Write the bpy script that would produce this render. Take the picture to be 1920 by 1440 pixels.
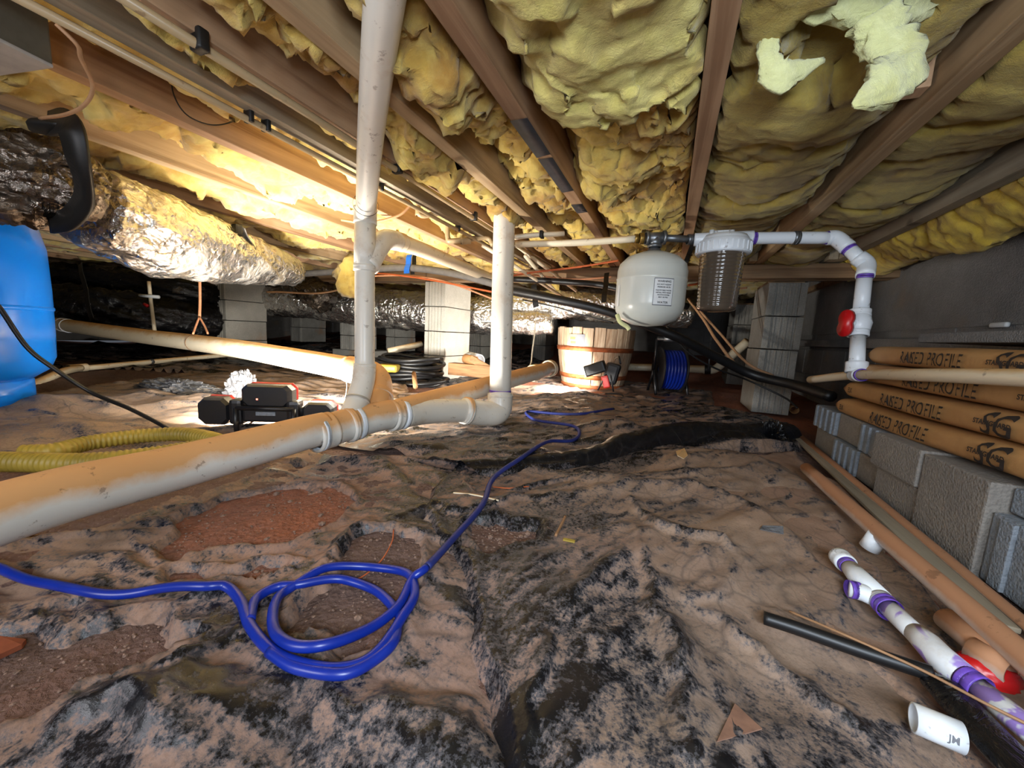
import bpy, bmesh, math, random
import numpy as np
from mathutils import Vector, Matrix, Quaternion

for o in list(bpy.data.objects): bpy.data.objects.remove(o)
SC = bpy.context.scene
COL = SC.collection
rnd = random.Random(7)
PI = math.pi

# ------------------------------------------------------------------ camera (1920 x 1440 frame)
F, EYE = 700.0, 0.38
_r = math.radians(3.0)
_p = math.atan((298*math.sin(_r)+78*math.cos(_r))/F)
_u = np.array([math.sin(_r)*math.cos(_p), math.cos(_r)*math.cos(_p), math.sin(_p)])
_y = np.array([298., 78., -F]); _y /= np.linalg.norm(_y); _y -= _u*(_u@_y); _y /= np.linalg.norm(_y)
ROT = np.array([np.cross(_y, _u), _y, _u])
cd = bpy.data.cameras.new('camera'); cam = bpy.data.objects.new('camera', cd); COL.objects.link(cam)
cd.sensor_width = 36; cd.lens = 36*F/1920; cd.clip_start = 0.02; cd.clip_end = 60
cam.matrix_world = Matrix.Translation((0, 0, EYE)) @ Matrix([list(map(float, r)) for r in ROT]).to_4x4()
SC.camera = cam

# ------------------------------------------------------------------ world, lights, exposure
SC.view_settings.view_transform = 'Standard'; SC.view_settings.look = 'None'
SC.view_settings.gamma = 1; SC.view_settings.use_curve_mapping = False
SC.view_settings.exposure = 0.0
w = bpy.data.worlds.new('world'); SC.world = w; w.use_nodes = True
w.node_tree.nodes['Background'].inputs[0].default_value = (0.5, 0.55, 0.65, 1)
w.node_tree.nodes['Background'].inputs[1].default_value = 0.15

def ray(px, py): return ROT @ np.array([(px-960)/F, -(py-720)/F, -1.0])
def at(px, py, d):
    v = ray(px, py)*d; return Vector((v[0], v[1], v[2]+EYE))
def atz(px, py, z):
    v = ray(px, py); v = v*((z-EYE)/v[2]); return Vector((v[0], v[1], z))
def aty(px, py, Y):
    v = ray(px, py); v = v*(Y/v[1]); return Vector((v[0], v[1], v[2]+EYE))
def atx(px, py, X):
    v = ray(px, py); v = v*(X/v[0]); return Vector((v[0], v[1], v[2]+EYE))

def area(name, loc, target, size, power, color, spread=PI, parent=None):
    l = bpy.data.lights.new(name, 'AREA'); l.shape = 'RECTANGLE'
    l.size, l.size_y = size; l.energy = power; l.color = color; l.spread = spread
    o = bpy.data.objects.new(name, l); COL.objects.link(o)
    o.location = loc; o.rotation_euler = (Vector(target)-Vector(loc)).to_track_quat('-Z', 'Y').to_euler()
    return o
# photographer's cool headlamp by the camera; rear and side lights are added fill
area('headlamp_light', (0.12, -0.22, 0.52), (0.05, 1.6, 0.42), (0.30, 0.18), 8.5, (0.78, 0.89, 1.0))
area('rear_fill_light', (-0.75, -0.75, 0.55), (-0.9, 1.2, 0.5), (0.6, 0.4), 10.0, (0.95, 0.95, 1.0))  # broad fill added behind the camera, standing in for ambient light
area('side_fill_light', (0.38, -0.55, 0.66), (0.7, 1.2, 0.35), (0.25, 0.2), 10, (0.78, 0.88, 1.0))  # fill added to brighten the right wall, no lamp stands here

# ------------------------------------------------------------------ numpy noise
def _hash(ix, iy, seed):
    n = (ix.astype(np.int64)*374761393 + iy.astype(np.int64)*668265263 + seed*974711) & 0xFFFFFFFF
    n = ((n ^ (n >> 13))*1274126177) & 0xFFFFFFFF
    n = ((n ^ (n >> 16))*2246822519) & 0xFFFFFFFF
    return (n ^ (n >> 15)) & 0xFFFFFFFF
def perlin(x, y, seed=0):
    x = np.asarray(x, float); y = np.asarray(y, float)
    ix, iy = np.floor(x), np.floor(y); fx, fy = x-ix, y-iy
    def g(dx, dy):
        a = _hash(ix+dx, iy+dy, seed)*(2*PI/4294967296.0)
        return np.cos(a)*(fx-dx) + np.sin(a)*(fy-dy)
    u = fx*fx*fx*(fx*(fx*6-15)+10); v = fy*fy*fy*(fy*(fy*6-15)+10)
    return ((g(0,0)*(1-u)+g(1,0)*u)*(1-v) + (g(0,1)*(1-u)+g(1,1)*u)*v)*1.5
def fbm(x, y, f, o=4, seed=0, gain=.5):
    s = 0; a = 1
    for k in range(o):
        s = s + a*perlin(x*f+17.3*k, y*f-9.1*k, seed+k); a *= gain; f *= 2.03
    return s
def ridged(x, y, f, o=4, seed=0, gain=.5):
    s = 0; a = 1; t = 0
    for k in range(o):
        s = s + a*(1-np.minimum(1, 2.2*np.abs(perlin(x*f+7.3*k, y*f+3.1*k, seed+k)))); t += a; a *= gain; f *= 2.07
    return s/t
def billow(x, y, f, o=4, seed=0, gain=.5):
    s = 0; a = 1; t = 0
    for k in range(o):
        s = s + a*np.abs(perlin(x*f+7.3*k, y*f+3.1*k, seed+k)); t += a; a *= gain; f *= 2.07
    return s/t
def worley(x, y, f, seed=0):
    x = x*f; y = y*f; ix, iy = np.floor(x), np.floor(y)
    d1 = np.full(x.shape, 9.); d2 = np.full(x.shape, 9.)
    for dx in (-1, 0, 1):
        for dy in (-1, 0, 1):
            cx = ix+dx; cy = iy+dy
            px = cx+_hash(cx, cy, seed)/4294967296.0; py = cy+_hash(cx, cy, seed+99)/4294967296.0
            d = np.hypot(x-px, y-py)
            d2 = np.where(d < d1, d1, np.minimum(d2, d)); d1 = np.minimum(d1, d)
    return d1, d2
def sstep(a, b, x):
    t = np.clip((x-a)/(b-a), 0, 1); return t*t*(3-2*t)

# ------------------------------------------------------------------ materials
def rgb(r, g, b):  # sRGB 0..255 -> linear
    f = lambda c: ((c/255+.055)/1.055)**2.4 if c > 10 else c/255/12.92
    return (f(r), f(g), f(b), 1)
class NT:
    def __init__(s, name):
        s.m = bpy.data.materials.new(name); s.m.use_nodes = True
        s.t = s.m.node_tree; s.b = s.t.nodes['Principled BSDF']
        s.tc = s.t.nodes.new('ShaderNodeTexCoord'); s.co = s.tc.outputs['Object']
    def n(s, typ, **kw):
        nd = s.t.nodes.new(typ)
        for k, v in kw.items():
            if k.startswith('_'): setattr(nd, k[1:], v)
            else: s.put(nd.inputs[k.replace('__', ' ')], v)
        return nd
    def put(s, sock, v):
        if isinstance(v, bpy.types.NodeSocket): s.t.links.new(v, sock)
        else: sock.default_value = v
    def noise(s, scale, detail=4, rough=.6, co=None, dist=0):
        nd = s.n('ShaderNodeTexNoise', Scale=scale, Detail=detail, Roughness=rough, Distortion=dist)
        s.put(nd.inputs['Vector'], co or s.co); return nd.outputs['Fac']
    def voro(s, scale, co=None, feat='F1', out='Distance'):
        nd = s.n('ShaderNodeTexVoronoi', _feature=feat, Scale=scale); s.put(nd.inputs['Vector'], co or s.co); return nd.outputs[out]
    def mapv(s, sc=(1,1,1), rot=(0,0,0)):
        nd = s.n('ShaderNodeMapping', Scale=sc, Rotation=rot); s.put(nd.inputs['Vector'], s.co); return nd.outputs[0]
    def ramp(s, f, stops, interp='LINEAR'):
        nd = s.n('ShaderNodeValToRGB'); cr = nd.color_ramp; cr.interpolation = interp
        while len(cr.elements) < len(stops): cr.elements.new(.5)
        for e, (p, c) in zip(cr.elements, stops):
            e.position = p; e.color = c if isinstance(c, tuple) else (c, c, c, 1)
        s.put(nd.inputs[0], f); return nd.outputs[0]
    def mix(s, f, a, b, mode='MIX'):
        nd = s.n('ShaderNodeMix', _data_type='RGBA', _blend_type=mode)
        s.put(nd.inputs[0], f); s.put(nd.inputs[6], a); s.put(nd.inputs[7], b); return nd.outputs[2]
    def math(s, op, a, b=0., c=0.):
        nd = s.n('ShaderNodeMath', _operation=op); s.put(nd.inputs[0], a); s.put(nd.inputs[1], b); s.put(nd.inputs[2], c); return nd.outputs[0]
    def bump(s, h, strength=.3, dist=.01, prev=None):
        nd = s.n('ShaderNodeBump', Strength=strength, Distance=dist, Height=h)
        if prev: s.put(nd.inputs['Normal'], prev)
        return nd.outputs[0]
    def nz(s):  # upward facing amount: where settled dust lies
        g = s.n('ShaderNodeNewGeometry'); sp = s.n('ShaderNodeSeparateXYZ'); s.put(sp.inputs[0], g.outputs['Normal']); return sp.outputs[2]
    def out(s, col=None, rough=None, normal=None, metal=None, **kw):
        if col is not None: s.put(s.b.inputs['Base Color'], col)
        if rough is not None: s.put(s.b.inputs['Roughness'], rough)
        if normal is not None: s.put(s.b.inputs['Normal'], normal)
        if metal is not None: s.put(s.b.inputs['Metallic'], metal)
        for k, v in kw.items(): s.put(s.b.inputs[k.replace('__', ' ')], v)
        return s.m

def plain(name, c, rough=.5, metal=0., var=.12, scale=30, bump=.1):
    t = NT(name); n = t.noise(scale, 5)
    c2 = tuple(x*(1-var*2) for x in c[:3])+(1,)
    col = t.mix(t.ramp(n, [(.35, 0.), (.7, 1.)]), c, c2)
    return t.out(col, rough, t.bump(n, bump, .002), metal)
def pvc(name, base, dust, amount=.5, rough=.35, top=True):
    t = NT(name); n = t.noise(9, 6, .65); n2 = t.noise(70, 3)
    if top:
        f = t.math('ADD', t.math('MULTIPLY', t.nz(), .55), t.math('MULTIPLY', n, .75))
    else: f = t.math('ADD', n, .1)
    f = t.ramp(f, [(.80-amount*.75, 0.), (1.12-amount*.75, 1.)])
    col = t.mix(f, base, dust)
    sp = t.ramp(t.noise(38, 4, .7), [(.63, 0.), (.68, 1.)])
    col = t.mix(t.math('MULTIPLY', sp, .5), col, rgb(95, 66, 44))
    return t.out(col, t.mix(f, (rough,)*3+(1,), (.8,)*3+(1,)), t.bump(n2, .12, .002))
def wood(name, c1, c2, axis=1, scale=1.0):
    t = NT(name); sc = [28*scale]*3; sc[axis] = 1.2*scale
    v = t.mapv(tuple(sc)); g = t.noise(1.0, 5, .6, v, .6)
    n = t.noise(3, 3)
    col = t.mix(t.ramp(g, [(.3, 0.), (.52, .5), (.62, 1.)]), c1, c2)
    col = t.mix(t.math('MULTIPLY', t.ramp(n, [(.4, 0.), (.75, 1.)]), .45), col, tuple(x*.45 for x in c2[:3])+(1,))
    kv = t.voro(2.3 if axis != 2 else 5); kn = t.ramp(kv, [(.035, 1.), (.07, 0.)])
    col = t.mix(t.math('MULTIPLY', kn, .6), col, rgb(50, 30, 18))
    return t.out(col, .75, t.bump(g, .35, .004))

M = {}
M['joist'] = wood('joist_wood', rgb(190, 162, 124), rgb(146, 118, 84))
M['joist_red'] = wood('joist_wood_red', rgb(194, 158, 122), rgb(142, 106, 76), scale=.8)
M['joist_grey'] = wood('joist_wood_grey', rgb(164, 152, 130), rgb(128, 114, 94))
M['girder'] = wood('girder_wood', rgb(160, 130, 96), rgb(116, 88, 62), axis=0)
M['plank'] = wood('plank_wood', rgb(176, 134, 90), rgb(136, 96, 62), axis=0, scale=1.5)
M['subfloor'] = wood('subfloor_board', rgb(140, 100, 66), rgb(96, 64, 40), axis=0, scale=.5)
def m_insul(name, a, b, c, dark):
    t = NT(name); n = t.noise(3.2, 5, .6); n2 = t.noise(14, 6, .7, dist=1.0); n3 = t.noise(160, 3, .8)
    fv = t.mapv((40, 90, 60)); nf = t.noise(1.5, 5, .8, fv, 1.5)
    col = t.mix(t.ramp(n, [(.36, 0.), (.62, 1.)]), a, b)
    col = t.mix(t.math('MULTIPLY', t.ramp(n2, [(.42, 0.), (.72, 1.)]), .65), col, c)
    col = t.mix(t.math('MULTIPLY', t.ramp(t.noise(6, 4, .6), [(.48, 0.), (.66, 1.)]), .75), col, dark)
    h = t.math('ADD', t.math('MULTIPLY', n2, .7), t.math('ADD', t.math('MULTIPLY', nf, .3), t.math('MULTIPLY', n3, .12)))
    return t.out(col, .95, t.bump(h, .6, .012), Sheen__Weight=.25, Specular__IOR__Level=.1)
M['insul'] = m_insul('yellow_fiberglass', rgb(210, 182, 96), rgb(190, 156, 74), rgb(220, 204, 128), rgb(146, 102, 48))
M['insul_dull'] = m_insul('dull_fiberglass', rgb(214, 182, 66), rgb(190, 158, 54), rgb(220, 196, 92), rgb(140, 100, 36))
M['insul_slab'] = m_insul('slab_fiberglass', rgb(204, 186, 106), rgb(214, 200, 126), rgb(186, 174, 80), rgb(152, 120, 58))
M['insul_warm'] = m_insul('golden_fiberglass', rgb(230, 204, 118), rgb(216, 186, 98), rgb(238, 222, 150), rgb(180, 136, 72))
M['insul_olive'] = m_insul('olive_fiberglass', rgb(146, 124, 58), rgb(162, 140, 66), rgb(168, 154, 88), rgb(98, 68, 32))
M['insul_pale'] = m_insul('pale_fiberglass', rgb(206, 206, 152), rgb(194, 196, 136), rgb(220, 220, 176), rgb(170, 162, 98))
M['kraft_dark'] = plain('kraft_facing', rgb(120, 78, 40), .8, scale=8)
def m_foil(name, base, tint, dirt=.35, rough=.2):
    t = NT(name); n = t.noise(6, 5, .6)
    wv = t.n('ShaderNodeVectorMath', _operation='ADD'); nz_ = t.n('ShaderNodeTexNoise', Scale=9.0, Detail=3.0); t.put(nz_.inputs['Vector'], t.co)
    sc_ = t.n('ShaderNodeVectorMath', _operation='SCALE'); t.put(sc_.inputs[0], nz_.outputs['Color']); t.put(sc_.inputs['Scale'], .12)
    t.put(wv.inputs[0], t.co); t.put(wv.inputs[1], sc_.outputs[0])
    v = t.voro(24, co=wv.outputs[0]); v2 = t.voro(48, co=wv.outputs[0]); c = t.noise(30, 5, .65, dist=1.0)
    f = t.ramp(n, [(.60-dirt*.25, 0.), (.80-dirt*.2, 1.)])
    col = t.mix(f, base, tint)
    h = t.math('ADD', t.math('MULTIPLY', v, .9), t.math('ADD', t.math('MULTIPLY', v2, .4), t.math('MULTIPLY', c, .5)))
    return t.out(col, t.mix(f, (rough,)*3+(1,), (.5,)*3+(1,)), t.bump(h, 1.0, .013), t.math('SUBTRACT', .96, t.math('MULTIPLY', f, .55)))
M['foil'] = m_foil('crinkled_foil', rgb(222, 220, 216), rgb(176, 160, 134), .2)
M['foil_dusty'] = m_foil('dusty_foil', rgb(180, 172, 160), rgb(150, 126, 88), .8, .3)
M['foil_dark'] = m_foil('dark_foil', rgb(120, 112, 104), rgb(92, 76, 56), .5)
def m_black(name, c=rgb(16, 16, 18), rough=.22, dirt=.3, dc=rgb(98, 84, 66)):
    t = NT(name); n = t.noise(7, 5, .65); c1 = t.noise(18, 5, .6, dist=1.5)
    f = t.ramp(n, [(.74-dirt*.4, 0.), (.86-dirt*.3, 1.)])
    return t.out(t.mix(f, c, dc), t.mix(f, (rough,)*3+(1,), (.7,)*3+(1,)), t.bump(c1, .7, .015))
M['black_film'] = m_black('black_plastic_film')
M['black_rubber'] = plain('black_rubber', rgb(22, 22, 24), .45)
M['black_strap'] = plain('black_strap', rgb(20, 19, 18), .55)
M['tool_black'] = plain('black_tool_plastic', rgb(26, 27, 31), .4)
M['tool_red'] = plain('red_tool_plastic', rgb(196, 40, 34), .4)
def m_block(name, c1, c2, stain):
    t = NT(name); n = t.noise(5, 6, .65); f = t.noise(150, 3, .7); v = t.voro(190)
    col = t.mix(t.ramp(n, [(.35, 0.), (.65, 1.)]), c1, c2)
    col = t.mix(t.math('MULTIPLY', t.ramp(f, [(.4, 0.), (.62, 1.)]), .3), col, tuple(x*.5 for x in c2[:3])+(1,))
    col = t.mix(t.math('MULTIPLY', t.ramp(t.noise(2.6, 4, .6), [(.58, 0.), (.7, 1.)]), .6), col, stain)
    return t.out(col, .9, t.bump(t.math('ADD', f, t.math('MULTIPLY', v, .6)), .6, .004))
M['block'] = m_block('concrete_block_face', rgb(150, 148, 142), rgb(128, 126, 120), rgb(150, 112, 80))
M['block_light'] = m_block('pale_concrete_block', rgb(196, 192, 182), rgb(176, 172, 162), rgb(190, 150, 112))
M['block_dark'] = m_block('grey_wall_block', rgb(132, 130, 128), rgb(114, 112, 110), rgb(134, 120, 104))
M['block_stack'] = m_block('rough_stack_block', rgb(140, 134, 126), rgb(120, 114, 108), rgb(138, 112, 90))
M['block_blue'] = m_block('bluish_stack_block', rgb(138, 146, 154), rgb(116, 122, 130), rgb(140, 126, 112))
M['pvc_main'] = pvc('dusty_drain_pvc', rgb(222, 220, 212), rgb(208, 158, 104), .62)
M['pvc_riser'] = pvc('riser_pvc', rgb(214, 208, 196), rgb(186, 158, 126), .22, top=False)
M['pvc_cream'] = pvc('cream_pvc', rgb(226, 212, 184), rgb(206, 166, 112), .35)
M['pvc_white'] = pvc('clean_white_pvc', rgb(226, 232, 238), rgb(206, 206, 202), .12)
M['pvc_floor'] = pvc('mud_coated_pvc', rgb(196, 180, 168), rgb(172, 124, 90), .8)
M['cpvc'] = pvc('dusty_cpvc', rgb(160, 138, 104), rgb(130, 104, 72), .4)
M['purple'] = plain('purple_primer', rgb(120, 84, 200), .4, var=.25, scale=60)
def m_purplepipe():
    t = NT('primer_smeared_pvc'); n = t.noise(13, 3, .5, dist=2.2); n2 = t.noise(30, 5, .7)
    col = t.mix(t.ramp(n2, [(.5, 0.), (.8, .6)]), rgb(212, 214, 216), rgb(178, 166, 148))
    col = t.mix(t.ramp(n, [(.53, 0.), (.57, .9)]), col, rgb(140, 108, 190))
    return t.out(col, .4)
M['primer_pipe'] = m_purplepipe()
M['blue_tank'] = plain('blue_enamel', rgb(10, 120, 226), .22, var=.05, scale=4, bump=.03)
M['tank_cream'] = plain('cream_enamel', rgb(200, 202, 194), .28, var=.06, scale=5, bump=.03)
M['galv'] = plain('galvanized_steel', rgb(132, 136, 140), .4, .8, .2)
M['brass'] = plain('brass', rgb(150, 120, 60), .4, .8)
M['blue_hose'] = plain('blue_hose_rubber', rgb(14, 44, 150), .33, var=.1, scale=20)
M['blue_hose_dark'] = plain('dusty_blue_hose', rgb(38, 50, 120), .45, var=.2, scale=20)
M['yellow_hose'] = plain('yellow_corrugated_hose', rgb(172, 148, 58), .5, var=.2, scale=12)
M['white_paper'] = plain('white_label_paper', rgb(214, 216, 216), .6, var=.04)
M['ink'] = plain('black_ink', rgb(38, 30, 26), .7, var=0)
M['ink_soft'] = plain('grey_ink', rgb(110, 112, 118), .7, var=0)
M['yellow_ink'] = plain('yellow_chalk', rgb(226, 190, 80), .8, var=0)
M['orange_wire'] = plain('orange_cable', rgb(206, 104, 56), .5)
M['pink_wire'] = plain('pale_orange_cable', rgb(214, 150, 110), .5)
M['tan_wire'] = plain('tan_cable', rgb(160, 120, 84), .6)
M['white_cord'] = plain('white_string', rgb(206, 196, 176), .8)
M['red_pl'] = plain('red_plastic', rgb(200, 22, 26), .35)
M['grey_box'] = plain('grey_metal_box', rgb(104, 98, 84), .5, .3)
M['blue_tape'] = plain('blue_tape', rgb(24, 110, 220), .4)
M['tape_black'] = plain('black_tar_paint', rgb(56, 58, 68), .5, var=.3, scale=25)
def m_kraft():
    t = NT('kraft_wrapper'); n = t.noise(5, 5, .6); n2 = t.noise(60, 4, .6)
    col = t.mix(t.ramp(n, [(.3, 0.), (.7, 1.)]), rgb(186, 142, 88), rgb(158, 114, 68))
    return t.out(col, .65, t.bump(t.math('ADD', n, t.math('MULTIPLY', n2, .15)), .5, .01))
M['kraft'] = m_kraft()
M['cardboard'] = plain('cardboard', rgb(176, 128, 80), .8, scale=8)
def m_dirt():
    t = NT('red_clay_dirt'); n = t.noise(4, 5, .6); g = t.voro(120); n2 = t.noise(45, 6, .75)
    at_ = t.n('ShaderNodeAttribute', _attribute_name='tone')
    sp = t.n('ShaderNodeSeparateColor'); t.put(sp.inputs[0], at_.outputs['Color'])
    base = t.mix(sp.outputs[0], rgb(104, 84, 78), rgb(172, 98, 64))
    base = t.mix(t.math('MULTIPLY', t.ramp(n2, [(.4, 0.), (.66, 1.)]), .55), base, rgb(70, 48, 40))
    base = t.mix(t.math('MULTIPLY', t.ramp(g, [(.12, 1.), (.22, 0.)]), .55), base, rgb(160, 140, 130))
    base = t.mix(t.math('MULTIPLY', n, .3), base, rgb(150, 110, 84))
    return t.out(base, .92, t.bump(t.math('ADD', n2, t.math('MULTIPLY', g, .4)), .9, .012))
M['dirt'] = m_dirt()
def m_sheet(name):
    t = NT(name)
    a = t.n('ShaderNodeAttribute', _attribute_name='dust')
    sp = t.n('ShaderNodeSeparateColor'); t.put(sp.inputs[0], a.outputs['Color'])
    dust, hue, grey = sp.outputs
    n1 = t.noise(9, 8, .72, dist=.8); n2 = t.noise(48, 7, .78, dist=.4); n3 = t.noise(230, 3, .7)
    sv = t.mapv((30, 9, 30), (0, 0, .5)); st = t.noise(1.6, 6, .75, sv, 1.2)
    f = t.math('ADD', dust, t.math('MULTIPLY', t.math('SUBTRACT', n1, .5), .85))
    f = t.math('ADD', f, t.math('MULTIPLY', t.math('SUBTRACT', n2, .5), 1.2))
    f = t.math('ADD', f, t.math('MULTIPLY', t.math('SUBTRACT', t.noise(190, 5, .75), .5), 1.5))
    f = t.math('ADD', f, t.math('MULTIPLY', t.math('SUBTRACT', st, .5), .7))
    thin = t.ramp(f, [(.22, 0.), (.50, 1.)]); f = t.ramp(f, [(.44, 0.), (.58, .5), (.74, .9), (1., 1.)])
    tan = t.mix(t.ramp(t.noise(6, 5, .6), [(.35, 0.), (.65, 1.)]), rgb(160, 137, 112), rgb(132, 112, 92))
    red = t.mix(t.ramp(n1, [(.35, 0.), (.65, 1.)]), rgb(166, 124, 104), rgb(138, 100, 84))
    dc = t.mix(hue, tan, red)
    dc = t.mix(grey, dc, rgb(138, 122, 116))
    dc = t.mix(t.math('MULTIPLY', t.ramp(n3, [(.5, 0.), (.7, 1.)]), .35), dc, rgb(96, 72, 58))
    blk = t.mix(thin, rgb(17, 18, 22), rgb(78, 76, 80))
    col = t.mix(f, blk, dc)
    # creases of the film: dust rubbed off along thin lines
    wv = t.n('ShaderNodeVectorMath', _operation='ADD'); nw = t.n('ShaderNodeTexNoise', Scale=5.0, Detail=4.0); t.put(nw.inputs['Vector'], t.co)
    sc_ = t.n('ShaderNodeVectorMath', _operation='SCALE'); t.put(sc_.inputs[0], nw.outputs['Color']); t.put(sc_.inputs['Scale'], .12)
    t.put(wv.inputs[0], t.co); t.put(wv.inputs[1], sc_.outputs[0])
    ce = t.ramp(t.voro(9, co=wv.outputs[0], feat='DISTANCE_TO_EDGE'), [(.0, 1.), (.035, 0.)])
    ce2 = t.ramp(t.voro(27, co=wv.outputs[0], feat='DISTANCE_TO_EDGE'), [(.0, 1.), (.06, 0.)])
    msk = t.ramp(t.noise(4, 3, .5), [(.42, 0.), (.58, 1.)])
    cl = t.math('MULTIPLY', t.math('MAXIMUM', t.math('MULTIPLY', ce, .45), t.math('MULTIPLY', ce2, .25)), msk)
    col = t.mix(cl, col, rgb(52, 48, 48))
    wr = t.noise(26, 3, .5, dist=.8); wn = [n for n in t.t.nodes if n.bl_idname == 'ShaderNodeTexNoise'][-1]; wn.noise_type = 'RIDGED_MULTIFRACTAL'
    h = t.math('ADD', t.math('MULTIPLY', wr, .08), t.math('ADD', t.math('MULTIPLY', n2, .26), t.math('MULTIPLY', n3, .10)))
    return t.out(col, t.mix(f, t.mix(thin, (.22,)*3+(1,), (.5,)*3+(1,)), (.88,)*3+(1,)), t.bump(h, .5, .008))
M['sheet'] = m_sheet('dusty_vapor_barrier')
def m_stave():
    t = NT('weathered_oak'); v = t.mapv((40, 40, 3)); g = t.noise(1.2, 5, .6, v, .6)
    col = t.mix(t.ramp(g, [(.3, 0.), (.65, 1.)]), rgb(206, 186, 160), rgb(150, 122, 96))
    return t.out(col, .8, t.bump(g, .3, .003))
M['stave'] = m_stave()
M['hoop'] = plain('rusty_hoop', rgb(168, 92, 50), .7, .3, .3)
def m_clear():
    t = NT('brown_filter_sump'); 
    return t.out(rgb(96, 84, 72), .12, None, 0., Transmission__Weight=.35, IOR=1.45)
M['sump'] = m_clear()
M['filter_el'] = plain('brown_filter_element', rgb(104, 84, 62), .7)
def m_emit(name, c, s):
    t = NT(name); return t.out((.9, .9, .9, 1), .4, None, None, Emission__Color=c, Emission__Strength=s)
M['led'] = m_emit('led_panel', (1, .97, .9, 1), 14.0)
M['led_red'] = m_emit('red_indicator', (1, .12, .04, 1), 3.0)

# ------------------------------------------------------------------ objects
def mk(name, V, Fc, mat, parent=None, smooth=True, origin=None, attr=None, kind=None, mats=None, fmat=None):
    V = np.asarray(V, dtype=np.float64).reshape(-1, 3)
    if parent is not None: o0 = np.array(parent['_w'])
    elif origin is not None: o0 = np.array(origin, float)
    else:
        o0 = V.mean(0); o0[2] = V[:, 2].min()
    me = bpy.data.meshes.new(name)
    if isinstance(Fc, np.ndarray):
        Vl = (V-o0).astype(np.float32); nf, k = Fc.shape
        me.vertices.add(len(V)); me.vertices.foreach_set('co', Vl.ravel())
        me.loops.add(nf*k); me.loops.foreach_set('vertex_index', Fc.astype(np.int32).ravel())
        me.polygons.add(nf); me.polygons.foreach_set('loop_start', np.arange(0, nf*k, k, dtype=np.int32))
        me.update(calc_edges=True)
    else:
        me.from_pydata([tuple(v) for v in (V-o0)], [], Fc)
    if smooth: me.polygons.foreach_set('use_smooth', [True]*len(me.polygons))
    me.materials.append(M[mat] if isinstance(mat, str) else mat)
    for m2 in (mats or []): me.materials.append(M[m2])
    if fmat is not None: me.polygons.foreach_set('material_index', fmat)
    if attr:
        a = me.attributes.new(attr[0], 'FLOAT_COLOR', 'POINT')
        a.data.foreach_set('color', attr[1].astype(np.float32).ravel())
    me.update()
    o = bpy.data.objects.new(name, me); COL.objects.link(o)
    if parent is not None:
        o.parent = parent; o['_w'] = list(map(float, o0))
    else:
        o.location = o0; o['_w'] = list(map(float, o0))
    if kind: o['kind'] = kind
    return o
def tag(o, label, cat, group=None):
    o['label'] = label; o['category'] = cat
    if group: o['group'] = group
    return o
def empty(name, loc, label=None, cat=None, group=None, kind=None):
    o = bpy.data.objects.new(name, None); COL.objects.link(o); o.location = loc; o.empty_display_size = .05
    o['_w'] = [float(x) for x in loc]
    if label: tag(o, label, cat, group)
    if kind: o['kind'] = kind
    return o
def dup(root, loc, rotz=0, label=None, group=None):
    r = root.copy(); COL.objects.link(r); r.location = loc; r.rotation_euler = (0, 0, rotz); r['_w'] = [float(x) for x in loc]
    if label: r['label'] = label
    if group: r['group'] = group
    for ch in list(root.children):
        c = ch.copy(); COL.objects.link(c); c.parent = r
        for g in ch.children:
            d = g.copy(); COL.objects.link(d); d.parent = c
    return r

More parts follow.
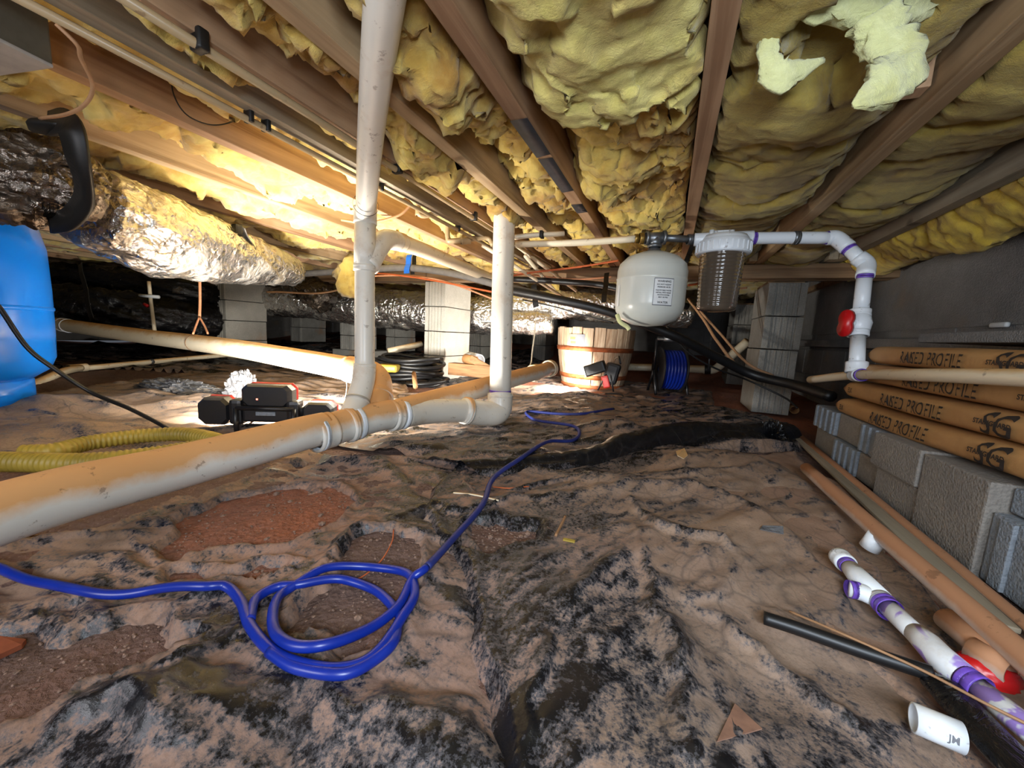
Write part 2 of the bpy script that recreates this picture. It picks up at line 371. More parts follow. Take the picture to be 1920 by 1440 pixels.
class Sh:
    """collects verts and faces"""
    def __init__(s): s.V = []; s.F = []; s.mi = []
    def add(s, V, Fc, mi=0):
        n = len(s.V); s.V += [tuple(v) for v in V]; s.F += [tuple(i+n for i in f) for f in Fc]; s.mi += [mi]*len(Fc); return s
    def box(s, c, size, rot=None, bev=0.0, mi=0):
        hx, hy, hz = size[0]/2, size[1]/2, size[2]/2; c = Vector(c)
        if bev <= 0:
            V = [Vector((x, y, z)) for x in (-hx, hx) for y in (-hy, hy) for z in (-hz, hz)]
            Fc = [(0,1,3,2), (4,6,7,5), (0,4,5,1), (2,3,7,6), (0,2,6,4), (1,5,7,3)]
        else:
            bm = bmesh.new(); bmesh.ops.create_cube(bm, size=1)
            for v in bm.verts: v.co = Vector((v.co.x*2*hx, v.co.y*2*hy, v.co.z*2*hz))
            bmesh.ops.bevel(bm, geom=bm.edges[:], offset=bev, segments=2, affect='EDGES', profile=.6)
            bm.verts.index_update(); V = [v.co.copy() for v in bm.verts]; Fc = [tuple(v.index for v in f.verts) for f in bm.faces]; bm.free()
        if rot is not None: V = [rot @ v for v in V]
        return s.add([v+c for v in V], Fc, mi)
    def tube(s, pts, r, n=16, cap=True, mi=0, r2=None, hollow=0, squash=1.0):
        pts = [Vector(p) for p in pts]; m = len(pts)
        rs = r if isinstance(r, (list, tuple, np.ndarray)) else [r]*m
        V = []; up = None
        for i, p in enumerate(pts):
            t = (pts[min(i+1, m-1)]-pts[max(i-1, 0)]).normalized()
            if up is None:
                up = Vector((0, 0, 1)) if abs(t.z) < .9 else Vector((1, 0, 0))
            a = t.cross(up).normalized(); b = a.cross(t).normalized(); up = b
            for k in range(n):
                q = 2*PI*k/n; V.append(p + a*(math.cos(q)*rs[i]) + b*(math.sin(q)*rs[i]*squash))
        Fc = []
        for i in range(m-1):
            for k in range(n):
                Fc.append((i*n+k, i*n+(k+1) % n, (i+1)*n+(k+1) % n, (i+1)*n+k))
        if cap: Fc += [tuple(range(n))[::-1], tuple((m-1)*n+k for k in range(n))]
        return s.add(V, Fc, mi)
    def lathe(s, prof, c, axis=(0,0,1), n=32, mi=0):
        q = Vector((0,0,1)).rotation_difference(Vector(axis).normalized()); c = Vector(c); V = []
        for r, z in prof:
            for k in range(n):
                a = 2*PI*k/n; V.append(c + q @ Vector((r*math.cos(a), r*math.sin(a), z)))
        Fc = []
        for i in range(len(prof)-1):
            for k in range(n): Fc.append((i*n+k, i*n+(k+1) % n, (i+1)*n+(k+1) % n, (i+1)*n+k))
        return s.add(V, Fc, mi)
    def obj(s, name, mat, parent=None, smooth=True, **kw):
        if any(s.mi): kw['fmat'] = s.mi
        o = mk(name, s.V, s.F, mat, parent, smooth, **kw)
        return o
def auto(o, ang=40):
    """flat across sharp edges"""
    me = o.data; bm = bmesh.new(); bm.from_mesh(me)
    for e in bm.edges:
        if len(e.link_faces) == 2 and e.calc_face_angle(0) > math.radians(ang): e.smooth = False
    bm.to_mesh(me); bm.free(); return o
def cr(pts, k=8):
    """Catmull-Rom through points"""
    P = [Vector(p) for p in pts]; P = [P[0]*2-P[1]]+P+[P[-1]*2-P[-2]]; out = []
    for i in range(1, len(P)-2):
        a, b, c, d = P[i-1:i+3]
        for j in range(k):
            t = j/k; out.append(.5*((2*b)+(c-a)*t+(2*a-5*b+4*c-d)*t*t+(3*b-3*c+d-a)*t**3))
    out.append(P[-2]); return out
def hollow(s, p0, p1, r, ri, n=24, mi=0):
    """open-ended pipe wall"""
    p0, p1 = Vector(p0), Vector(p1); L = (p1-p0).length
    return s.lathe([(ri, 0), (r, 0), (r, L), (ri, L), (ri, 0)], p0, p1-p0, n, mi)
def sleeve(name, p, d, r, L, mat, parent, bead=True):
    """pipe socket with shoulder rings, centred on p along d"""
    d = Vector(d).normalized(); h = L/2
    prof = [(r*.86, -h), (r, -h+.001), (r, -h+.008), (r*.985, -h+.010), (r*.985, h-.010), (r, h-.008), (r, h-.001), (r*.86, h)]
    return Sh().lathe(prof, p, d, 28).obj(name, mat, parent)
def text_mesh(body, size, shear=0.0, ext=0.0, cx=1.0, off=0.0):
    cu = bpy.data.curves.new('lettering', 'FONT'); cu.body = body; cu.size = size; cu.shear = shear
    cu.offset = off; cu.resolution_u = 3
    o = bpy.data.objects.new('lettering', cu); COL.objects.link(o)
    dg = bpy.context.evaluated_depsgraph_get(); me = bpy.data.meshes.new_from_object(o.evaluated_get(dg))
    bm = bmesh.new(); bm.from_mesh(me); bmesh.ops.triangulate(bm, faces=bm.faces[:])
    bm.verts.index_update()
    V = [(v.co.x*cx, v.co.y) for v in bm.verts]; Fc = [tuple(v.index for v in f.verts) for f in bm.faces]
    bm.free(); bpy.data.meshes.remove(me); bpy.data.objects.remove(o); bpy.data.curves.remove(cu)
    return V, Fc
def grid(xs, ys):
    X, Y = np.meshgrid(xs, ys, indexing='xy'); return X, Y
def grid_faces(ny, nx, keep=None):
    i = np.arange(ny*nx).reshape(ny, nx)
    Fq = np.stack([i[:-1,:-1], i[:-1,1:], i[1:,1:], i[1:,:-1]], -1).reshape(-1, 4)
    if keep is not None: Fq = Fq[keep.reshape(-1)[Fq].all(1)]
    return Fq
def compact(V, Fq, *arr):
    u, inv = np.unique(Fq, return_inverse=True); return (V[u], inv.reshape(Fq.shape))+tuple(a[u] for a in arr)
def sdf(poly, X, Y):
    """signed distance to polygon, positive inside"""
    P = np.array([(p[0], p[1]) for p in poly]); n = len(P); d = np.full(X.shape, 1e9); ins = np.zeros(X.shape, bool)
    for i in range(n):
        a, b = P[i], P[(i+1) % n]; e = b-a; L2 = (e@e)+1e-12
        t = np.clip(((X-a[0])*e[0]+(Y-a[1])*e[1])/L2, 0, 1)
        d = np.minimum(d, np.hypot(X-a[0]-t*e[0], Y-a[1]-t*e[1]))
        c = ((a[1] > Y) != (b[1] > Y)) & (X < (b[0]-a[0])*(Y-a[1])/(b[1]-a[1]+1e-12)+a[0]); ins ^= c
    return np.where(ins, d, -d)
def pdist(line, X, Y):
    """distance to a polyline, with side sign and arc position 0..1"""
    P = np.array([(p[0], p[1]) for p in line]); d = np.full(X.shape, 1e9); sg = np.ones(X.shape); tt = np.zeros(X.shape)
    m = len(P)-1
    for i in range(m):
        a, b = P[i], P[i+1]; e = b-a; L2 = (e@e)+1e-12
        t = np.clip(((X-a[0])*e[0]+(Y-a[1])*e[1])/L2, 0, 1)
        q = np.hypot(X-a[0]-t*e[0], Y-a[1]-t*e[1]); c = q < d
        d = np.where(c, q, d); sg = np.where(c, np.sign(e[0]*(Y-a[1])-e[1]*(X-a[0])), sg); tt = np.where(c, (i+t)/m, tt)
    return d, sg, tt
G = lambda *pts: [atz(x, y, 0.0) for x, y in pts]       # pixel positions measured on the ground plane

#==STRUCT==
# ------------------------------------------------------------------ ground
def ground_h(X, Y):
    h = .012*fbm(X, Y, 1.6, 3, 5) + .003*fbm(X, Y, 7, 2, 9)
    far = sstep(1.9, 2.6, Y)
    h = h - .03*far*(1-sstep(3.0, 4.0, Y)) + .22*sstep(4.2, 6.2, Y)*(1-sstep(-2.6, -1.2, X)*sstep(6., 4., Y)*0)
    h = h + .10*np.exp(-(((X+4.6)/.9)**2+((Y-3.9)/.6)**2))
    h = h - .010*sstep(.2, .5, X)*sstep(1.8, 1.4, Y)
    return h - .012
def gz(x, y): return float(ground_h(np.array([[x]]), np.array([[y]]))[0, 0])
DIRTS = [G((620,1030),(660,985),(720,975),(770,1000),(800,1060),(770,1130),(720,1200),(640,1240),(560,1200),(545,1120)),
         G((262,975),(330,950),(430,925),(560,900),(640,905),(660,935),(600,985),(480,1018),(340,1030)),
         G((330,1058),(480,1044),(560,1050),(480,1078),(380,1088)),
         G((-260,1150),(0,1140),(120,1128),(300,1140),(410,1140),(440,1180),(330,1225),(190,1290),(60,1350),(-200,1380)),
         G((860,985),(930,960),(1010,985),(1015,1022),(930,1045),(850,1030)),
         G((1560,930),(1620,960),(1760,1080),(1905,1230),(1890,1262),(1700,1130),(1600,1040),(1540,960)),
         G((-100,900),(150,880),(420,860),(520,870),(380,920),(200,980),(-100,1010))]
gxs = np.concatenate([np.linspace(-7.6, -2.4, 70)[:-1], np.linspace(-2.4, .7, 330)[:-1], np.linspace(.7, 1.4, 30)])
gys = np.concatenate([np.linspace(-2.2, 0, 30)[:-1], np.linspace(0, 2.0, 260)[:-1], np.linspace(2.0, 6.7, 130)])
X, Y = grid(gxs, gys)
Z = ground_h(X, Y) + .004*fbm(X, Y, 22, 4, 31)*(1-sstep(2, 2.5, Y))
tone = np.zeros((X.size, 4)); tone[:, 3] = 1
tr = np.zeros(X.shape)
for i in (1, 2, 5): tr = np.maximum(tr, sstep(-.05, .02, sdf(DIRTS[i], X, Y))*(.55 if i == 5 else .7))
tr = np.maximum(tr, sstep(1.8, 2.4, Y)*.8)
tone[:, 0] = (np.clip(tr+.25*fbm(X, Y, 5, 3, 3), 0, 1)).ravel()
V = np.stack([X.ravel(), Y.ravel(), Z.ravel()], 1)
fl = mk('floor', V, grid_faces(*X.shape), 'dirt', origin=(0, 0, 0), attr=('tone', tone), kind='structure')

# ------------------------------------------------------------------ plastic sheets
def facets(x, y, f, seed, ang):
    """height field of flat triangles meeting at sharp creases, plus one random value per triangle"""
    c, q = math.cos(ang), math.sin(ang)
    wx = .30*perlin(x*f*.55, y*f*.55, seed+11)/f; wy = .30*perlin(x*f*.55+9, y*f*.55, seed+12)/f
    x = x+wx; y = y+wy
    u = (x*c+y*q)*f; v = (-x*q+y*c)*f*1.25; u = u+.5*v
    iu, iv = np.floor(u), np.floor(v); fu, fv = u-iu, v-iv
    H = lambda a_, b_: (_hash(iu+a_, iv+b_, seed)/4294967296.0)**1.6
    low = fu+fv < 1
    h = np.where(low, H(0,0)*(1-fu-fv)+H(1,0)*fu+H(0,1)*fv, H(1,1)*(fu+fv-1)+H(1,0)*(1-fv)+H(0,1)*(1-fu))
    t = np.where(low, _hash(iu, iv, seed+5), _hash(iu, iv, seed+6))/4294967296.0
    return h, t
def crumple(X, Y, seed, amp=1.0, ang=0.0, tone=False):
    h = np.zeros(X.shape); tn = np.zeros(X.shape)
    for f, a_, w_ in ((3.2, .026, .5), (6.1, .024, .8), (11.7, .018, .8), (23., .010, .55), (47., .0040, .3)):
        hh, t = facets(X, Y, f, seed+int(f), ang+f*1.7)
        m = sstep(-.25, .30, perlin(X*f*.22+3, Y*f*.22, seed+60+int(f)))
        h += a_*hh*m; tn += w_*(t-.5)*m
    h = h-.009
    return (amp*h, tn) if tone else amp*h
# long folds traced on the ground: (points, height, width, sharpness, asymmetry)
FOLDS = [
 (G((700,975),(790,950),(880,965),(960,935),(1080,930)), .016, .030, 1.3),
 (G((1080,930),(1180,915),(1290,925),(1380,950),(1450,1000),(1520,1060),(1640,1130)), .026, .040, 1.2),
 (G((1195,1010),(1215,1080),(1245,1180),(1275,1300),(1290,1440)), .026, .045, 1.0),
 (G((1195,1010),(1120,1100),(1040,1170)), .016, .030, 1.0),
 (G((1180,940),(1230,1000),(1330,1030),(1380,1060)), .024, .028, 1.0),
 (G((1380,1060),(1340,1130),(1260,1120)), .018, .020, 1.0),
 (G((1290,1130),(1370,1170),(1430,1230),(1520,1300),(1640,1400)), .018, .030, 1.0),
 (G((430,1300),(600,1250),(680,1330),(840,1340),(930,1440)), .026, .035, 1.1),
 (G((60,1420),(160,1330),(260,1330),(330,1400)), .022, .035, 1.0),
 (G((620,1060),(640,1010),(700,965)), .022, .022, 1.0),
 (G((700,965),(780,990),(850,1020)), .014, .018, 1.0),
 (G((250,1210),(330,1130),(400,1110)), .018, .018, 1.0),
 (G((320,1250),(420,1190),(470,1150)), .020, .020, 1.0),
 (G((560,880),(640,860),(720,872),(790,930)), .018, .022, 1.0),
 (G((420,900),(520,880),(600,900)), .012, .02, 1.0),
 (G((860,870),(1000,880),(1120,905),(1300,900),(1420,890)), .018, .022, 1.0),
 (G((960,920),(1060,900),(1200,890)), .016, .018, 1.0),
 (G((100,1060),(220,1030),(310,1090)), .020, .025, 1.0),
 (G((160,990),(250,1000),(320,1080)), .014, .018, 1.0),
 (G((1450,1160),(1560,1210),(1700,1280)), .012, .02, 1.0),
 (G((980,1440),(1000,1330),(1030,1210)), .016, .025, 1.0),
 (G((1380,1440),(1350,1330),(1320,1240)), .012, .018, 1.0),
 (G((560,1180),(600,1110),(660,1060)), .010, .015, 1.0),
]
def folds(X, Y, lst=FOLDS):
    h = np.zeros(X.shape)
    nx = .012*fbm(X, Y, 14, 3, 71); ny = .012*fbm(X, Y, 14, 3, 72)
    for i, (ln, a, wd, sh) in enumerate(lst):
        d, sg, t = pdist(ln, X+nx, Y+ny)
        e = np.where(sg > 0, d/wd, d/(wd*(1.9 if i % 2 else .45)))
        prof = np.maximum(0, 1-e)**(1.0*sh)
        h = np.maximum(h, .72*a*prof*np.sin(PI*np.clip(t, .04, .96))**.4)
    return h
# what colour of dust lies where: (px, py, radius_m, dust 0..1, reddish 0..1, greyish 0..1)
DUST = [(1330,930,.22,.98,.25,.1),(1430,920,.12,1.,.1,.1),(1500,1000,.16,1.1,.35,0),(1620,1100,.12,1.0,.25,0),(1450,1100,.08,.85,.1,.3),(1700,1250,.08,.9,.2,.2),
 (1130,1010,.09,.62,.5,.3),(950,1080,.10,.62,.6,.4),(900,1250,.06,.75,.9,.2),(760,1230,.06,.62,.6,.5),(700,1300,.05,.6,.8,.2),(1180,1190,.05,.30,0,.4),(1230,1330,.03,.26,0,.2),
 (1080,1300,.03,.55,.3,.4),(1000,1180,.05,.45,.5,.4),(1100,1100,.05,.42,.4,.5),(1350,1250,.05,.62,.1,.4),(1500,1350,.04,.55,.2,.5),(1000,1400,.02,.3,0,.3),(1150,1420,.02,.5,.2,.2),
 (850,900,.12,.6,.7,0),(640,900,.12,.75,.8,0),(450,1000,.12,.75,.8,0),(180,1030,.10,.8,.35,0),(330,1130,.06,.7,.5,.3),(120,1200,.06,.75,.6,.1),(250,1350,.04,.4,.5,.3),(480,1250,.05,.45,.6,.4),(560,1400,.03,.25,.5,.3),
 (100,1420,.03,.5,.7,.1),(800,1420,.03,.2,.2,.4),(350,1300,.04,.6,.8,.2),(1080,960,.05,.2,0,.3),(1250,960,.05,.32,.1,.2),(1300,1000,.05,.35,.1,.2),(750,960,.04,.15,0,0),(1100,880,.10,.30,.2,0),(1250,860,.10,.35,.3,0),
 (1000,820,.10,.45,.3,0),(800,830,.12,.6,.3,0),(1200,790,.2,.72,.35,0),(1400,790,.15,.6,.3,0),(900,790,.2,.6,.2,0),(1000,760,.3,.75,.2,0),
 (300,760,.5,.85,.0,.2),(100,830,.4,.8,.2,0),(500,740,.5,.75,0,.3),(700,740,.4,.8,.2,0)]
DW = [(atz(a, b, 0), r*1.0, d, h, g) for a, b, r, d, h, g in DUST]
def dustmap(X, Y, bias=0.0):
    w = np.full(X.shape, .02); s = .02*.6*np.ones(X.shape); hh = .02*.4*np.ones(X.shape); gg = .02*.2*np.ones(X.shape)
    qx = X+.05*fbm(X, Y, 6, 3, 81); qy = Y+.05*fbm(X, Y, 6, 3, 82)
    for p, r, d, h, g in DW:
        r2 = r*1.1
        k = np.exp(-((qx-p.x)**2+(qy-p.y)**2)/(2*r2*r2)); w += k; s += k*d; hh += k*h; gg += k*g
    c = np.ones((X.size, 4)); c[:, 0] = (s/w+bias).ravel(); c[:, 1] = (hh/w).ravel(); c[:, 2] = (gg/w).ravel(); return c
def make_sheet(label, poly, xs, ys, lift, seed, amp=1.0, ang=0.0, holes=(), lip=.010, rag=.012, bias=0.0, extra=None, flds=None, name='plastic_sheet', clean_edge=.0):
    X, Y = grid(xs, ys)
    jx = rag*fbm(X, Y, 9, 4, seed+50)
    sd = sdf(poly, X, Y)+jx
    for hpoly in holes: sd = np.minimum(sd, -sdf(hpoly, X, Y)+1.6*jx)
    hc, tn = crumple(X, Y, seed, amp, ang, True)
    hh = hc*(.35+.65*sstep(0, .06, sd))+folds(X, Y, FOLDS if flds is None else flds)*(1 if amp > .3 else .4)*(.4+.6*sstep(0, .03, sd))
    Z = ground_h(X, Y)+lift+np.maximum(hh, -.006)
    lap = (np.roll(hh, 1, 0)+np.roll(hh, -1, 0)+np.roll(hh, 1, 1)+np.roll(hh, -1, 1)-4*hh)
    lap[0] = lap[-1] = 0; lap[:, 0] = lap[:, -1] = 0
    for _ in range(2): lap = (lap+np.roll(lap, 1, 0)+np.roll(lap, -1, 0)+np.roll(lap, 1, 1)+np.roll(lap, -1, 1))/5
    wear = np.clip(-lap/.0006, 0, 1)-.5*np.clip(lap/.0006, 0, 1)
    Z = Z + np.where(sd > 0, lip*np.exp(-(sd/.014)**2), lip+sd*1.3)
    Z = np.where(sd < 0, np.minimum(Z, ground_h(X, Y)+lift+.012+sd*1.3), Z)
    c = dustmap(X, Y, bias)
    c[:, 0] += (.42*tn-.22*wear).ravel()
    if extra is not None: Z, c = extra(X, Y, Z, c, sd)
    c[:, 0] = c[:, 0] - clean_edge*np.exp(-(np.abs(sd)/.02)**2).ravel()
    keep = sd > -.03
    Fq = grid_faces(*X.shape, keep=keep)
    V = np.stack([X.ravel(), Y.ravel(), Z.ravel()], 1)
    V, Fq, c = compact(V, Fq, c)
    o = mk(name, V, Fq, 'sheet', attr=('dust', c)); return tag(o, label, 'sheet', None)
def dens(a, b, near, far, pw=1.6):
    """spacing growing from near (at a) to far (at b)"""
    out = [a]; 
    while out[-1] < b:
        t = (out[-1]-a)/(b-a); out.append(out[-1]+near+(far-near)*max(0, t)**pw)
    return np.array(out)
xsn = np.concatenate([-dens(.42, 1.5, .0042, .009)[::-1], np.arange(-.416, .56, .004)])
ysn = dens(.05, 1.75, .0036, .010, 1.0)
seam = G((845,1010),(872,1040),(890,1090),(905,1150),(925,1260),(945,1350),(972,1470))
yA = [atz(a, b, 0) for a, b in ((560,880),(860,880),(1100,865),(1250,850),(1490,845))]
def ex_seam(X, Y, Z, c, sd):
    d, sg, t = pdist(seam, X, Y); return Z-.006*np.exp(-(d/.014)**2), c
# right foreground sheet
polyR = G((845,1010),(800,960),(860,872),(1100,850),(1250,840),(1500,870),(1640,1010),(1760,1130),(1860,1280),(1930,1500),(1930,2400),(1000,2400),(972,1470),(945,1350),(925,1260),(905,1150),(890,1090),(872,1040))
make_sheet('large crumpled black plastic sheet under tan dust filling the foreground right of the thin seam', polyR,
           xsn[xsn > -.75], ysn, .012, 11, .95, .3, holes=[DIRTS[4]], lip=.007, bias=-.05, clean_edge=.35)
polyL = G((560,850),(700,868),(880,868),(880,990),(880,1040),(905,1090),(930,1150),(950,1260),(970,1350),(990,1470),(1050,2400),(-900,2400),(-900,960),(-250,940),(200,900),(420,880))
make_sheet('crumpled brown-dusted plastic sheet under the blue hose coil, torn open to the dirt', polyL,
           xsn[xsn < -.0], ysn[ysn < 1.2], .006, 23, 1.1, -.6, holes=[DIRTS[0], DIRTS[1], DIRTS[2], DIRTS[3], DIRTS[6]], lip=.010, rag=.022, bias=-.07, extra=ex_seam)
# tan sheet on the right under the floor pipes
polyT = G((1250,905),(1340,870),(1490,850),(1520,880),(1600,920),(1760,1050),(2000,1240),(2100,1500),(1870,1480),(1740,1320),(1560,1180),(1400,1020),(1330,960))
def ex_tan(X, Y, Z, c, sd):
    c[:, 0] = np.maximum(c[:, 0], .98); c[:, 1] = .45; c[:, 2] = 0.0; return Z, c
make_sheet('smooth tan dust covered plastic sheet beside the long mud coated pipe', polyT, np.arange(-.05, .62, .005), ysn[ysn > .25],
           .022, 37, .28, .8, holes=[DIRTS[5]], lip=.004, extra=ex_tan, clean_edge=.3)
# middle sheet with the black rolled hem
hem = G((590,862),(700,878),(860,885),(1000,872),(1100,858),(1180,838),(1260,828),(1370,826),(1470,822))
def ex_mid(X, Y, Z, c, sd):
    d, sg, t = pdist(hem, X+.01*fbm(X, Y, 8, 2, 5), Y+.01*fbm(X, Y, 8, 2, 6))
    rad = .020+.030*sstep(.35, .8, t)
    prof = np.sqrt(np.maximum(0, 1-(d/(rad*1.25))**2))*rad*1.5
    cr_ = .007*ridged(X*2.2, Y*.7, 16, 3, 91)
    Z = np.maximum(Z, ground_h(X, Y)+.004+prof+cr_*(prof > 0))
    k = sstep(rad*2.4, rad*1.2, d); c[:, 0] = c[:, 0]*(1-k.ravel())+(-.05+.14*(1-sstep(.2, .5, t.ravel())))*k.ravel(); return Z, c
polyM = G((560,868),(860,893),(1000,882),(1100,866),(1180,850),(1260,846),(1370,843),(1500,838),(1490,800),(1440,775),(1300,748),(1160,740),(960,735),(700,740),(640,800))
make_sheet('brown dusted plastic sheet behind the thick black rolled hem in the middle of the floor', polyM, np.arange(-2.3, .6, .008), np.arange(.85, 2.9, .0075),
           .016, 41, 1.5, .1, lip=.008, bias=-.14, extra=ex_mid, flds=[])
# left far sheets, around the work light and behind
polyF = G((-700,905),(-200,880),(330,850),(560,868),(640,810),(760,735),(760,700),(640,690),(400,690),(100,735),(-400,760))
make_sheet('wrinkled dust-grey plastic sheet around the big work light and yellow hose', polyF, np.arange(-4.6, -.6, .016), np.arange(.1, 2.4, .012),
           .006, 53, 1.5, -.2, lip=.01, bias=.05, flds=[])
polyB = [(-6.2, 1.5), (-3.9, 1.1), (-2.2, 2.0), (-1.3, 2.2), (-1.2, 2.9), (-1.7, 5.4), (-6.4, 5.6)]
make_sheet('dark plastic sheet spread over the rising ground behind the left block piers', polyB, np.arange(-6.6, -1.0, .03), np.arange(1.0, 5.8, .03),
           .004, 67, 2.0, .2, lip=.01, bias=-.22, flds=[])
polyC = [(-1.25, 2.2), (-.2, 2.35), (.3, 2.6), (.35, 3.6), (-1.3, 3.6)]
make_sheet('pale shiny plastic sheet lit by the small lamp in front of the barrel', polyC, np.arange(-1.4, .5, .012), np.arange(2.1, 3.7, .012),
           .004, 79, 1.2, .2, lip=.01, bias=.1, flds=[])
# crumpled clear grey film behind the work light
def lump(name, c, size, mat, label, cat, seed, n=40, amp=.35):
    u = np.linspace(0, 2*PI, n, endpoint=False); v = np.linspace(.02, PI*.5+.25, n//2)
    U, W = np.meshgrid(u, v); d = 1+amp*(ridged(np.cos(U)*np.sin(W)+3, np.sin(U)*np.sin(W)+np.cos(W), 2.5, 4, seed)-.5)*1.6
    x = c[0]+size[0]*d*np.cos(U)*np.sin(W); y = c[1]+size[1]*d*np.sin(U)*np.sin(W); z = c[2]+size[2]*d*np.cos(W)
    ny, nx = U.shape; i = np.arange(ny*nx).reshape(ny, nx); j = np.roll(i, -1, 1)
    Fq = np.stack([i[:-1], i[1:], j[1:], j[:-1]], -1).reshape(-1, 4)
    V = np.stack([x.ravel(), y.ravel(), z.ravel()], 1)
    top = len(V); V = np.vstack([V, [c[0], c[1], c[2]+size[2]]])
    FF = [tuple(f) for f in Fq]+[(top, int(i[0, k]), int(j[0, k])) for k in range(nx)]
    o = mk(name, V, FF, mat, smooth=False); return tag(o, label, cat)
M['grey_film'] = m_black('milky_grey_film', rgb(96, 96, 98), .2, .35, rgb(170, 160, 146))
p = at(455, 742, 1.75)
lump('crumpled_film', (p.x, p.y, .03), (.075, .06, .11), 'grey_film', 'crumpled clump of milky grey film standing behind the work light', 'film', 5)
p = at(340, 762, 1.9)
lump('crumpled_film', (p.x, p.y, .01), (.30, .10, .05), 'grey_film', 'flat heap of milky grey film left of the work light', 'film', 8, 56)
p = atz(1447, 815, .03)
lump('film_bundle', (p.x, p.y, .0), (.05, .055, .075), 'black_film', 'upright black knot of plastic at the right end of the rolled hem', 'film', 14, 44, .5)

# ------------------------------------------------------------------ walls (block by block)
WX, BY, LX, RY = 1.07, 6.4, -7.2, -1.9
def block_wall(name, length, height, mat, place, bw=.397, bh=.197, t=.06, seed=0, mort='block_dark'):
    root = empty(name, (0, 0, 0), kind='structure')
    s = Sh(); s.box((length/2, t/2+.008, height/2), (length, t, height))
    V = [place(Vector(v)) for v in s.V]; mk('mortar', V, s.F, mort, root, False)
    cache = {}
    r_ = random.Random(seed)
    nr = int(math.ceil(height/(bh+.006)))
    for j in range(nr):
        x = -(.5 if j % 2 else 0)*(bw+.006)
        while x < length:
            a = max(0, x); b = min(length, x+bw); z0 = j*(bh+.006); z1 = min(height, z0+bh)
            if b-a > .03 and z1-z0 > .02:
                key = (round(b-a, 3), round(z1-z0, 3))
                jit = r_.uniform(0, .004)
                o = None
                if key in cache: 
                    o = cache[key].copy(); COL.objects.link(o)
                else:
                    q = Sh().box(((b-a)/2, t/2, (z1-z0)/2), (b-a, t, z1-z0), bev=.004)
                    me = bpy.data.meshes.new('wall_block'); me.from_pydata([tuple(place(Vector(v))-place(Vector((0,0,0)))) for v in q.V], [], q.F)
                    me.materials.append(M[mat]); o = bpy.data.objects.new('wall_block', me); COL.objects.link(o); o.parent = root; cache[key] = o
                o.parent = root; o.location = place(Vector((a, -jit, z0)))
            x += bw+.006
    return root
HW = .86
HW2 = 1.08
block_wall('wall_right', BY+.1-RY, HW2, 'block_dark', lambda v: Vector((WX+v.y, RY+v.x, v.z-.02)), seed=1)
block_wall('wall_back', WX-LX, HW2, 'block_dark', lambda v: Vector((LX+v.x, BY+v.y, v.z+.0)), seed=2)
block_wall('wall_left', BY-RY, HW2, 'block_dark', lambda v: Vector((LX-v.y, RY+v.x, v.z)), seed=3)
block_wall('wall_front', WX-LX, HW2, 'block_dark', lambda v: Vector((LX+v.x, RY-v.y, v.z)), seed=4)
# smooth parging coat and sill board along the right wall
s = Sh().box((WX-.006, (BY+RY)/2, .665), (.010, BY-RY, .33)); s.obj('trim_1', 'block_dark', None, False, kind='structure')
s = Sh().box((WX+.03, (BY+RY)/2, .885), (.14, BY-RY, .038)); s.obj('trim_2', 'girder', None, False, kind='structure')

# ------------------------------------------------------------------ ceiling, joists, girder
ZJ, JH = .86, .20
ceil = empty('ceiling', (0, 0, 0), kind='structure')
for i in range(12):
    y0 = -1.9+i*.7
    mk('subfloor_panel', Sh().box(((LX+WX)/2, y0+.349, ZJ+JH+.01), (WX-LX+.2, .694, .02)).V, Sh().box((0,0,0),(1,1,1)).F, 'subfloor', ceil, False)
JX = [.79, .425, .025, -.365, -.60, -.815, -.94, -1.19, -1.55, -1.95, -2.36, -2.77, -3.18, -3.6, -4.02, -4.44, -4.86, -5.3, -5.75, -6.2, -6.65]
GY = 2.62
for i, jx in enumerate(JX):
    for seg, (ya, yb) in enumerate(((-1.85, GY+.1), (GY-.08, 6.38))):
        th = .040; xo = 0 if seg == 0 else -.042
        if jx < -2.5 and seg == 0: pass
        mt = ['joist', 'joist_red', 'joist_grey'][(0 if jx == .425 else 1 if jx in (.025, -.365) else 2 if jx in (-.94, .79) else i % 2)]
        s = Sh().box((jx+xo, (ya+yb)/2, ZJ+JH/2), (th, yb-ya, JH), bev=.002)
        mk('joist', s.V, s.F, mt, ceil, False)
# short blocking piece beside the right joist
s = Sh().box((.35, 1.02, ZJ+.10), (.10, .038, .16), bev=.002); mk('blocking', s.V, s.F, 'joist_red', ceil, False)
# doubled girder boards lying on the piers
gd = empty('girder', (-3, GY, .775))
for k, (yo, zz, hh) in enumerate(((-.045, .815, .078), (0, .817, .080), (.045, .815, .078))):
    for a, b in ((-7.1, -4.4), (-4.395, -1.9), (-1.895, .2), (.205, 1.06)):
        s = Sh().box(((a+b)/2, GY+.06+yo, zz), (b-a-.002, .040, hh), bev=.002); mk('board', s.V, s.F, 'girder', gd, False)
gd['kind'] = 'structure'
# black tar patches on the joist with the painted stretch
for (ya, yb) in ((.835, 1.02), (1.03, 1.28), (1.40, 1.50)):
    n = 14; ys_ = np.linspace(ya, yb, n); V = []; Fc = []
    for k, yy in enumerate(ys_):
        e = .002*math.sin(k*2.1)
        V += [(-.385+max(0, e)-.0012, yy, ZJ+.0), (-.385-.0012, yy, ZJ-.0015), (-.3445, yy+.01*math.sin(k*1.3), ZJ-.0015), (-.3445, yy, ZJ)]
    for k in range(n-1):
        for q in range(3): Fc.append((k*4+q, k*4+q+1, k*4+q+5, k*4+q+4))
    mk('tar_patch', V, Fc, 'tape_black', ceil, True)

